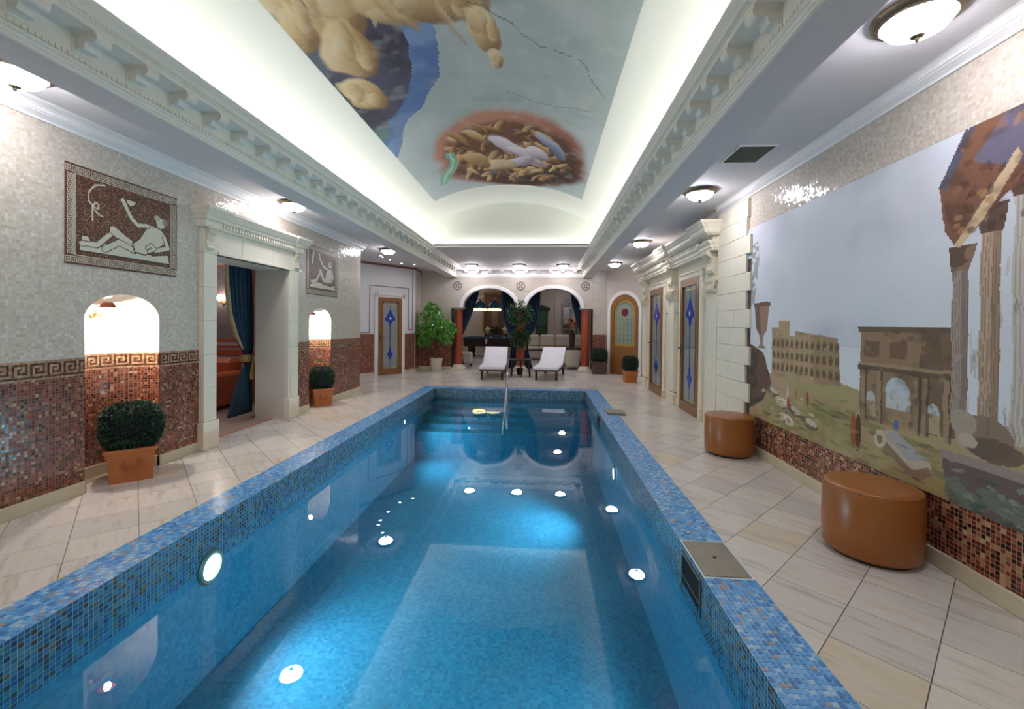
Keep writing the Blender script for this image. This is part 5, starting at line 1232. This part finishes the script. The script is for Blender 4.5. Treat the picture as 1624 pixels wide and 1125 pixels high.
cpnt = thing('ceiling_painting', 'long cloudy fresco panel curving over the vault above the pool', 'painting', (VX, 4, 3.9))
def VP_(s, t, e=.012):
    o_ = -1.38 + 2.76 * s; th = math.acos(max(-1, min(1, o_ / (VA - e))))
    return (VX + o_, Y0 + (Y1 - Y0) * t, VZ + (VB - e) * math.sin(th))
c.mesh('canvas', VP_, vcol('fresco_paint', .75, .2, 60), cpnt)

# ---- two mosaic pictures on the left wall: banqueter raising a cup
def banquet(seed, upright):
    W, H = 150, 114; c = Canvas(W, H, '#6a3428'); R = np.random.default_rng(seed)
    idx = R.integers(0, 7, (H, W)); pal = np.array([C3(q) for q in ('#54241a', '#643022', '#441c14', '#7a4c32', '#4a2a1c', '#927250', '#381810')]); c.a = pal[idx]
    cream, ink = '#cfc8b4', '#4a3024'
    def fig(pts, col=cream):
        m = c.pmask(pts); n = len(pts); c.mix(m, col); c.line(pts + [pts[0]], .008, ink, 1, W / H)
    def limb(pts, w0):
        c.line(pts, w0 + .009, ink, 1, W / H); c.line(pts, w0, cream, 1, W / H)
    rock = [(.10, .80), (.2, .75), (.36, .72), (.55, .76), (.75, .78), (.9, .74), (.92, .86), (.5, .86), (.1, .86)]
    fig(rock); fig([(.11, .70), (.17, .69), (.19, .75), (.12, .76)])
    if not upright:
        limb([(.12, .78), (.24, .77), (.37, .60)], .024); limb([(.37, .58), (.47, .66), (.58, .73)], .042); limb([(.30, .80), (.42, .70), (.56, .76)], .03)
        fig([(.54, .68), (.60, .62), (.66, .50), (.70, .42), (.82, .44), (.88, .52), (.86, .62), (.76, .72), (.66, .79), (.56, .78)])
        limb([(.69, .44), (.59, .46), (.53, .40), (.45, .22)], .022); limb([(.86, .54), (.90, .66), (.76, .72)], .024)
        fig([(.76, .33), (.80, .30), (.86, .31), (.88, .37), (.87, .42), (.82, .45), (.78, .43)]); c.ell(.785, .32, .035, .035, '#b8ae98'); c.ell(.87, .35, .035, .045, '#8c7a64', .8)
        fig([(.47, .19), (.58, .19), (.56, .25), (.52, .27), (.49, .25)]); limb([(.68, .70), (.72, .66), (.76, .70), (.70, .74)], .018)
        c.line([(.20, .52), (.20, .38), (.22, .33), (.25, .34), (.245, .39), (.21, .38), (.17, .33), (.17, .24), (.22, .15), (.30, .12)], .008, cream, 1, W / H); c.line([(.20, .39), (.24, .44), (.28, .46)], .008, cream, 1, W / H)
    else:
        limb([(.16, .74), (.30, .70), (.42, .50)], .03); limb([(.42, .49), (.52, .66), (.62, .70)], .042)
        fig([(.56, .72), (.60, .52), (.64, .40), (.78, .40), (.82, .55), (.80, .72)]); limb([(.64, .42), (.52, .38), (.42, .26), (.38, .16)], .026); limb([(.80, .44), (.85, .58), (.76, .68)], .024)
        c.ell(.74, .31, .07, .085, ink); c.ell(.74, .31, .06, .075, cream); c.ell(.76, .28, .055, .055, '#a09078'); fig([(.33, .12), (.43, .12), (.40, .18), (.36, .18)]); fig([(.18, .10), (.24, .12), (.20, .34), (.14, .44), (.15, .30)])
    # greek key border
    px = 1; B = 11
    bord = np.zeros((H, W), bool); bord[:B] = bord[-B:] = True; bord[:, :B] = bord[:, -B:] = True
    c.mix(bord, '#5c3830'); key = np.zeros((H, W), bool)
    for x in range(W):
        for r in range(7):
            k = KEY[r][x % 7] == '1'
            if k: key[2 + r, x] = True; key[H - 3 - r, x] = True
    for y in range(B, H - B):
        for r in range(7):
            if KEY[r][y % 7] == '1': key[y, 2 + r] = True; key[y, W - 3 - r] = True
    c.mix(key, '#c6bda8'); lines = np.zeros((H, W), bool); lines[B - 1, B - 1:W - B + 1] = lines[H - B, B - 1:W - B + 1] = True; lines[B - 1:H - B + 1, B - 1] = lines[B - 1:H - B + 1, W - B] = True; c.mix(lines, '#c6bda8')
    c.a *= (1 + .16 * (R.random((H, W, 1)) - .5)); return c
MATM = vcol('picture_tesserae', .3, .2, 120, .5)
for k, (ya, yb, up, lab) in enumerate(((3.09, 4.11, False, 'near mosaic picture of a reclining banqueter raising a bowl, greek key border'), (6.50, 7.52, True, 'far mosaic picture of a seated figure with raised arm beside the doorway'))):
    t = thing('mosaic_picture', lab, 'mosaic', (XL, (ya + yb) / 2, 2.22), group='mosaic pictures on the left wall')
    MB().box(XL, XL + .006, ya, yb, 1.83, 2.615).build('backing', 'mured', t)
    banquet(5 + k, up).mesh('tesserae', lambda s, q, ya=ya, yb=yb: (XL + .0075, ya + (yb - ya) * s, 2.613 - .781 * q), MATM, t)

# ================================================================== CURTAINS
def curtain(name, label, rows, plane, axis, group=None, waves=7, amp=.035, tie=None, lining=None):
    """rows: (z, left, right) from top to bottom; axis 'x' hangs in a y=plane, 'y' in an x=plane"""
    zs = [r[0] for r in rows]; z_top, z_bot = zs[0], zs[-1]; nz, nc = 40, 56; vs = []
    base = ((rows[-1][1] + rows[-1][2]) / 2, plane, z_bot) if axis == 'x' else (plane, (rows[-1][1] + rows[-1][2]) / 2, z_bot)
    t = thing(name, label, 'curtain', base, group=group)
    R = random.Random(len(label)); ph = R.uniform(0, 6)
    for j in range(nz + 1):
        z = z_top + (z_bot - z_top) * j / nz
        l = np.interp(-z, [-q for q in zs], [r[1] for r in rows]); r_ = np.interp(-z, [-q for q in zs], [r[2] for r in rows]); wd = abs(r_ - l)
        for i in range(nc + 1):
            s = i / nc; a = l + (r_ - l) * s; d = plane + amp * min(1, .45 + wd * .9) * math.sin(s * waves * 2 * PI + ph + .5 * math.sin(z * 2)) * (1 if wd > .16 else .7)
            vs.append((a, d, z) if axis == 'x' else (d, a, z))
    fs = [(j * (nc + 1) + i, j * (nc + 1) + i + 1, (j + 1) * (nc + 1) + i + 1, (j + 1) * (nc + 1) + i) for j in range(nz) for i in range(nc)]
    o = MB().add(vs, fs).build('drape', 'curtain', t, smooth=True, sharp=180); md_ = o.modifiers.new('thick', 'SOLIDIFY'); md_.thickness = .006
    if tie:
        z, l, r_ = tie; m = MB(); n = 14; cx_ = (l + r_) / 2; hw_ = abs(r_ - l) / 2 + .015
        vs2 = []
        for zz_, k in ((z + .05, 1), (z, 1.05), (z - .05, 1)):
            for i in range(n):
                an = 2 * PI * i / n; a, d = cx_ + hw_ * k * math.cos(an), plane + (amp + .03) * k * math.sin(an); vs2.append((a, d, zz_) if axis == 'x' else (d, a, zz_))
        m.add(vs2, [(j * n + i, j * n + (i + 1) % n, (j + 1) * n + (i + 1) % n, (j + 1) * n + i) for j in range(2) for i in range(n)])
        a, d = (cx_, plane - amp - .045) if axis == 'x' else (cx_, plane + amp + .045)
        q = (a, d, z - .05) if axis == 'x' else (d, a, z - .05)
        m.lathe([(0, .02), (.02, .0), (.03, -.05), (.045, -.2), (.05, -.26), (0, -.26)], q, 12); m.build('tieback', 'tassel', t, smooth=True)
    if lining:
        m = MB(); pv = []
        for z, a in lining: pv.append(((a, plane + .045, z) if axis == 'x' else (plane + .045, a, z)))
        m.tube(pv, [.03] * (len(pv) - 1) + [.012], 8).build('lining_edge', 'lining', t, smooth=True)
    return t
curtain('door_curtain', 'dark teal curtain tied back inside the left doorway', [(2.30, 5.58, 6.10), (1.9, 5.60, 6.12), (1.5, 5.68, 6.13), (1.15, 5.82, 6.14), (.95, 5.98, 6.14), (.80, 6.02, 6.12), (.6, 5.90, 6.12), (.3, 5.76, 6.12), (.06, 5.66, 6.12)], -4.30, 'y', amp=.045, tie=(.86, 5.98, 6.13), lining=[(2.3, 5.56), (1.9, 5.58), (1.5, 5.64), (1.2, 5.76), (1.0, 5.9)], waves=6)
GA = 'teal curtains tied back behind the arches'; YC = 13.32
curtain('arch_curtain', 'teal curtain at the left side of the left arch', [(2.5, -2.55, -1.95), (2.2, -2.6, -2.0), (1.6, -2.6, -2.22), (1.15, -2.6, -2.42), (.95, -2.6, -2.50), (.5, -2.62, -2.48), (.03, -2.64, -2.42)], YC, 'x', GA, tie=(1.0, -2.60, -2.48))
curtain('arch_curtain', 'teal curtain at the right side of the left arch', [(2.5, -1.28, -.70), (2.0, -1.27, -.70), (1.5, -1.2, -.7), (1.2, -1.08, -.7), (.95, -.95, -.70), (.5, -.98, -.68), (.03, -1.05, -.68)], YC, 'x', GA, tie=(.98, -.95, -.70))
curtain('arch_curtain', 'teal curtain at the left side of the right arch', [(2.5, -.62, -.08), (1.9, -.62, -.10), (1.5, -.62, -.16), (1.2, -.62, -.26), (1.0, -.62, -.42), (.9, -.62, -.47), (.5, -.62, -.42), (.03, -.64, -.30)], YC, 'x', GA, tie=(.92, -.62, -.46))
curtain('arch_curtain', 'teal curtain at the right side of the right arch', [(2.5, .80, 1.30), (2.0, .88, 1.30), (1.5, 1.0, 1.32), (1.15, 1.12, 1.32), (.95, 1.18, 1.32), (.5, 1.16, 1.33), (.03, 1.1, 1.33)], YC, 'x', GA, tie=(1.0, 1.15, 1.32))

# ================================================================== LOUNGE
sf = thing('leather_sofa', 'orange brown leather sofa in the lounge beyond the doorway', 'sofa', (-5.9, 6.75, 0))
def rb(m, x0, x1, y0, y1, z0, z1, b=.05): return m.bbox(x0, x1, y0, y1, z0, z1, b)
rb(MB(), -6.9, -5.0, 6.30, 7.30, .05, .30, .02).build('base', 'sofal', sf)
rb(MB(), -5.27, -4.99, 6.25, 7.32, .04, .56, .04).build('arm', 'sofal', sf); rb(MB(), -6.95, -6.7, 6.25, 7.32, .04, .56, .04).build('arm', 'sofal', sf)
for a, b in ((-6.68, -5.98), (-5.97, -5.28)): rb(MB(), a, b, 6.27, 7.1, .30, .44, .04).build('seat_cushion', 'sofal', sf)
for a, b in ((-6.68, -5.98), (-5.97, -5.22)): rb(MB(), a, b, 6.98, 7.28, .40, .76, .07).build('back_cushion', 'sofal', sf)
ws = thing('wall_sconce', 'glowing wall sconce on the lounge wall seen through the doorway', 'sconce', (-5.72, 7.43, 1.78))
MB().lathe([(0, 0), (.04, 0), (.03, .02), (0, .025)], (0, 0, 0), 12).xform(lambda a, b, cc: (-5.72 + a, 7.433 - cc, 1.72 + b)).tube([(-5.72, 7.42, 1.72), (-5.72, 7.36, 1.70), (-5.72, 7.33, 1.74)], .008, 6).build('bracket', 'brass', ws, smooth=True)
MB().lathe([(0, -.05), (.03, -.04), (.045, 0), (.03, .05), (0, .07)], (-5.72, 7.33, 1.80), 14).build('bulb', emit('sconce_bulb', '#fff0e0', 40), ws, smooth=True)
dup(L0, (-6.2, 6.6, 2.9), 0, 'added domed lamp on the lounge ceiling above the sofa, out of direct view')  # lamp added to light the lounge
l1 = dup(L0, (-5.2, 5.0, 2.9), 0, 'added domed lamp on the lounge ceiling out of direct view')  # second added lamp, brightens the lounge from out of view
# ================================================================== BILLIARD ROOM
dup(L0, (.60, 16.4, 3.1), 0, 'domed lamp on the billiard room ceiling seen mirrored in the pool')
dup(L0, (-2.6, 16.2, 3.1), 0, 'unseen domed lamp on the billiard room ceiling before the table')  # further lamp out of sight, helps light the billiard room
dup(L0, (-3.4, 19.6, 3.1), 0, 'added unseen domed lamp on the billiard room ceiling near its back wall, left')  # added to brighten the dark billiard room
dup(L0, (.9, 19.3, 3.1), 0, 'added unseen domed lamp on the billiard room ceiling near its back wall, right')  # another unseen lamp added for more light at the back
dup(L0, (-.7, 14.4, 3.1), 0, 'added unseen domed lamp on the billiard room ceiling just behind the arches')  # lamp added out of sight, lifts the light behind the arches
bt = thing('billiard_table', 'dark wooden billiard table with blue cloth behind the left arch', 'billiard table', (-2.05, 18.3, 0))
MB().prism([(17.62, .78), (17.62, .74), (17.68, .45), (18.92, .45), (18.98, .74), (18.98, .78)], -3.25, -.85, 'x').build('cabinet', 'dwood', bt)
MB().box(-3.15, -.95, 17.72, 18.88, .78, .79).build('cloth', 'felt', bt)
for a, b, d, e in ((-3.27, -.83, 17.6, 17.74), (-3.27, -.83, 18.86, 19.0), (-3.27, -3.13, 17.74, 18.86), (-.97, -.83, 17.74, 18.86)): MB().bbox(a, b, d, e, .77, .83, .012).build('rail', 'felt' if d < 17.7 else 'dwood', bt)
for x in (-3.0, -2.05, -1.1):
    for y in (17.85, 18.75): MB().lathe([(0, 0), (.06, 0), (.07, .04), (.05, .08), (.075, .25), (.09, .45), (0, .45)], (x, y, 0), 14).build('leg', 'dwood', bt, smooth=True)
for x in (-2.30,): MB().lathe([(.05, .0), (.055, -.08), (.03, -.20), (0, -.21)], (x, 17.60, .76), 10).build('pocket_net', 'creampot', bt, smooth=True)
for k, (x, y, cc) in enumerate(((-2.15, 17.95, '#e8e4dc'), (-1.6, 17.9, '#e0dcd2'), (-1.15, 17.85, '#f0ece4'))):
    t = thing('billiard_ball', ['white billiard ball near the middle of the blue table', 'cream billiard ball right of centre on the blue table', 'white billiard ball by the right end of the blue table'][k], 'ball', (x, y, .79), group='balls on the billiard table')
    MB().lathe([(.034 * math.sin(PI * i / 10), .034 - .034 * math.cos(PI * i / 10)) for i in range(11)], (x, y, .79), 16).build('ball_body', plain('ball_%d' % k, cc, .1), t, smooth=True)
bl = thing('billiard_lamp', 'two blue domed lamp shades on a bar above the billiard table', 'lamp', (-2.3, 18.3, 1.9))
MB().tube([(-3.0, 18.3, 2.42), (-1.4, 18.3, 2.42)], .018, 8).tube([(-2.66, 18.3, 2.4), (-2.66, 18.3, 3.1)], .01, 6).tube([(-2.05, 18.3, 2.4), (-2.05, 18.3, 3.1)], .01, 6).tube([(-2.95, 18.3, 2.62), (-1.45, 18.3, 2.62)], .012, 8).build('bar', 'redwood', bl, smooth=True)
for x in (-2.66, -2.05):
    so = MB().lathe([(.03, 2.40), (.06, 2.36), (.12, 2.32), (.22, 2.20), (.27, 2.08), (.28, 2.02), (.27, 2.02), (.21, 2.18), (.11, 2.30), (.03, 2.36)], (x, 18.3, 0), 24).build('shade', plain('blue_shade', '#2a4a62', .3) if x < -2.5 else bpy.data.materials['blue_shade'], bl, smooth=True)
    MB().lathe([(.28, 2.02), (.29, 2.0), (.285, 1.94), (.27, 1.93), (.26, 1.95), (.26, 2.02)], (x, 18.3, 0), 24).build('lit_rim', 'yellow', so, smooth=True)
    MB().lathe([(0, 2.12), (.05, 2.1), (.06, 2.04), (.03, 2.0), (0, 1.99)], (x, 18.3, 0), 12).build('bulb', emit('billiard_bulb', '#ffe8b0', 25) if x < -2.5 else bpy.data.materials['billiard_bulb'], so, smooth=True)
fp = thing('framed_painting', 'tall brown painting in a gold frame behind the billiard table', 'painting', (-2.3, 20.68, 2.0))
for a, b, z0, z1 in ((-2.86, -2.74, 1.05, 2.9), (-1.86, -1.74, 1.05, 2.9), (-2.74, -1.86, 1.05, 1.17), (-2.74, -1.86, 2.78, 2.9)): MB().bbox(a, b, 20.62, 20.7, z0, z1, .02).build('frame_bar', 'gold', fp)
c = Canvas(40, 80, '#5a453c'); nn_ = c.noise(5, 31, 3, 2); c.mix(nn_ > .5, '#6e5548', .6); c.ell(.5, .16, .10, .07, '#b08c6c', .9); c.poly([(.40, .24), (.60, .24), (.72, .55), (.66, .95), (.34, .95), (.30, .55)], '#8a6a58', .9); c.ell(.5, .45, .12, .2, '#a48472', .6)
c.mesh('canvas', lambda s, t: (-2.74 + .88 * s, 20.66, 2.78 - 1.61 * t), vcol('portrait_paint', .5), fp)
for k, (x, lab) in enumerate(((-2.60, 'left white vase on the ledge under the gold-framed painting'), (-1.80, 'right white vase on the ledge under the gold-framed painting'))):
    t = thing('white_vase', lab, 'vase', (x, 20.5, .92), group='vases under the painting'); MB().lathe([(0, 0), (.06, 0), (.05, .03), (.11, .14), (.12, .22), (.05, .30), (.07, .35), (.05, .35), (0, .33)], (x, 20.5, .92), 18).build('body', 'creampot', t, smooth=True)
fa = thing('flower_arrangement', 'dark leafy flower arrangement between the two white vases', 'flowers', (-2.18, 20.5, .92))
MB().lathe([(0, 0), (.10, 0), (.16, .10), (.13, .10), (0, .08)], (-2.18, 20.5, .92), 16).build('bowl', 'darkpot', fa, smooth=True)
def fnb(R): v = Vector((R.gauss(0, 1), R.gauss(0, .6), abs(R.gauss(0, .8)))).normalized(); q = .22 * R.uniform(.3, 1); return (-2.18 + v.x * q, 20.42 + v.y * q * .5, 1.02 + v.z * q), v
leaves(160, fnb, .1, seed=41, aspect=.5).build('foliage', 'ivy', fa)
cs = thing('console_table', 'low dark console table standing under the gold-framed painting', 'table', (-2.2, 20.5, 0))
MB().bbox(-2.75, -1.65, 20.3, 20.65, .86, .92, .01).build('top', 'dwood', cs)
for x in (-2.68, -1.72): MB().bbox(x - .04, x + .04, 20.36, 20.6, 0, .86, .01).build('leg', 'dwood', cs)
wsf = thing('white_sofa', 'long cream leather sofa behind the right arch', 'sofa', (.4, 17.1, 0))
MB().bbox(-.75, 1.75, 16.75, 17.6, .08, .38, .03).build('base', 'sofaw', wsf)
for k in range(4): MB().bbox(-.74 + .62 * k, -.14 + .62 * k, 16.72, 17.3, .38, .52, .05).build('seat_cushion', 'sofaw', wsf)
for k in range(4): MB().bbox(-.74 + .62 * k, -.14 + .62 * k, 17.25, 17.6, .50, .98, .06).build('back_cushion', 'sofaw', wsf)
MB().box(-.7, 1.7, 16.74, 16.76, .38, .42).build('dark_piping', 'dwood', wsf)
ac = thing('armchair', 'beige armchair half hidden by the right column', 'armchair', (.95, 13.85, 0))
MB().bbox(.68, 1.22, 13.6, 14.2, .06, .36, .03).build('base', 'sofaw', ac); MB().bbox(.68, .80, 13.58, 14.22, .06, .62, .04).build('arm', 'sofaw', ac); MB().bbox(1.10, 1.22, 13.58, 14.22, .06, .62, .04).build('arm', 'sofaw', ac)
MB().bbox(.72, 1.2, 13.56, 13.68, .06, .66, .04).build('back', 'sofaw', ac); MB().bbox(.70, 1.22, 13.55, 13.58, .60, .68, .012).build('back_rail', 'dwood', ac)
sw = thing('white_stool', 'white upholstered stool beside the left column', 'stool', (-2.5, 14.0, 0))
MB().bbox(-2.68, -2.28, 13.85, 14.2, .08, .46, .05).build('seat', 'sofaw', sw)
for x, y in ((-2.63, 13.9), (-2.33, 13.9), (-2.63, 14.15), (-2.33, 14.15)): MB().box(x - .02, x + .02, y - .02, y + .02, 0, .09).build('foot', 'dwood', sw)
gc = thing('green_cabinet', 'tall green panelled wall cabinet with dark pediment behind the sofa', 'cabinet', (-.02, 20.55, .85))
MB().bbox(-.32, .22, 20.5, 20.7, .85, 2.1, .01).build('carcass', 'dwood', gc); MB().bbox(-.28, .16, 20.47, 20.5, .95, 2.05, .01).build('door', 'greenp', gc)
MB().prism([(-.42, 2.1), (.34, 2.1), (.30, 2.16), (.05, 2.26), (-.05, 2.30), (-.15, 2.26), (-.38, 2.16)], 20.42, 20.7, 'y').build('pediment', 'dwood', gc)
for z in (1.1, 1.25): MB().bbox(-.27, .15, 20.455, 20.47, z, z + .03, .005).build('batten', 'dwood', gc)
gp = thing('grey_picture', 'tall grey monochrome picture of an archway behind the sofa', 'picture', (1.09, 20.38, 1.85))
c = Canvas(36, 90, '#6e6a68'); nn_ = c.noise(6, 51, 3, 2); c.mix(nn_ > .5, '#8a8886', .7); c.ell(.5, .45, .28, .16, '#b4b2b0', .9); c.rect(.22, .45, .78, .8, '#a4a2a2', .8); c.rect(.1, .3, .9, .33, '#c4c2c0', .8); c.rect(.1, .85, .9, .95, '#4c4644')
MB().box(.86, 1.33, 20.37, 20.4, 1.12, 2.6).build('board', 'grate', gp); c.mesh('print', lambda s, t: (.86 + .47 * s, 20.368, 2.6 - 1.48 * t), vcol('print_paint', .5), gp)
fv = thing('floor_vase', 'slender floor vase with orange and red flowers by the right curtain', 'vase', (1.08, 16.2, 0))
MB().lathe([(0, 0), (.10, 0), (.08, .04), (.06, .3), (.10, .75), (.12, 1.0), (.07, 1.12), (.085, 1.16), (.06, 1.16), (0, 1.1)], (1.08, 16.2, 0), 18).build('vase_body', 'darkpot', fv, smooth=True)
R = random.Random(3)
for k in range(11):
    x, y, z = 1.08 + R.uniform(-.22, .2), 16.15 + R.uniform(-.1, .1), 1.28 + R.uniform(0, .34)
    MB().lathe([(0, -.05), (.035, -.03), (.06, .01), (.045, .04), (0, .05)], (x, y, z), 9).tube([(x, y, z - .04), (1.08, 16.2, 1.1)], .004, 5).build('flower', plain('petal_%d' % k, ['#c85a2c', '#d8a03c', '#b02c2c', '#e0d4c0'][k % 4], .6), fv, smooth=True)
bpy.context.view_layer.update()
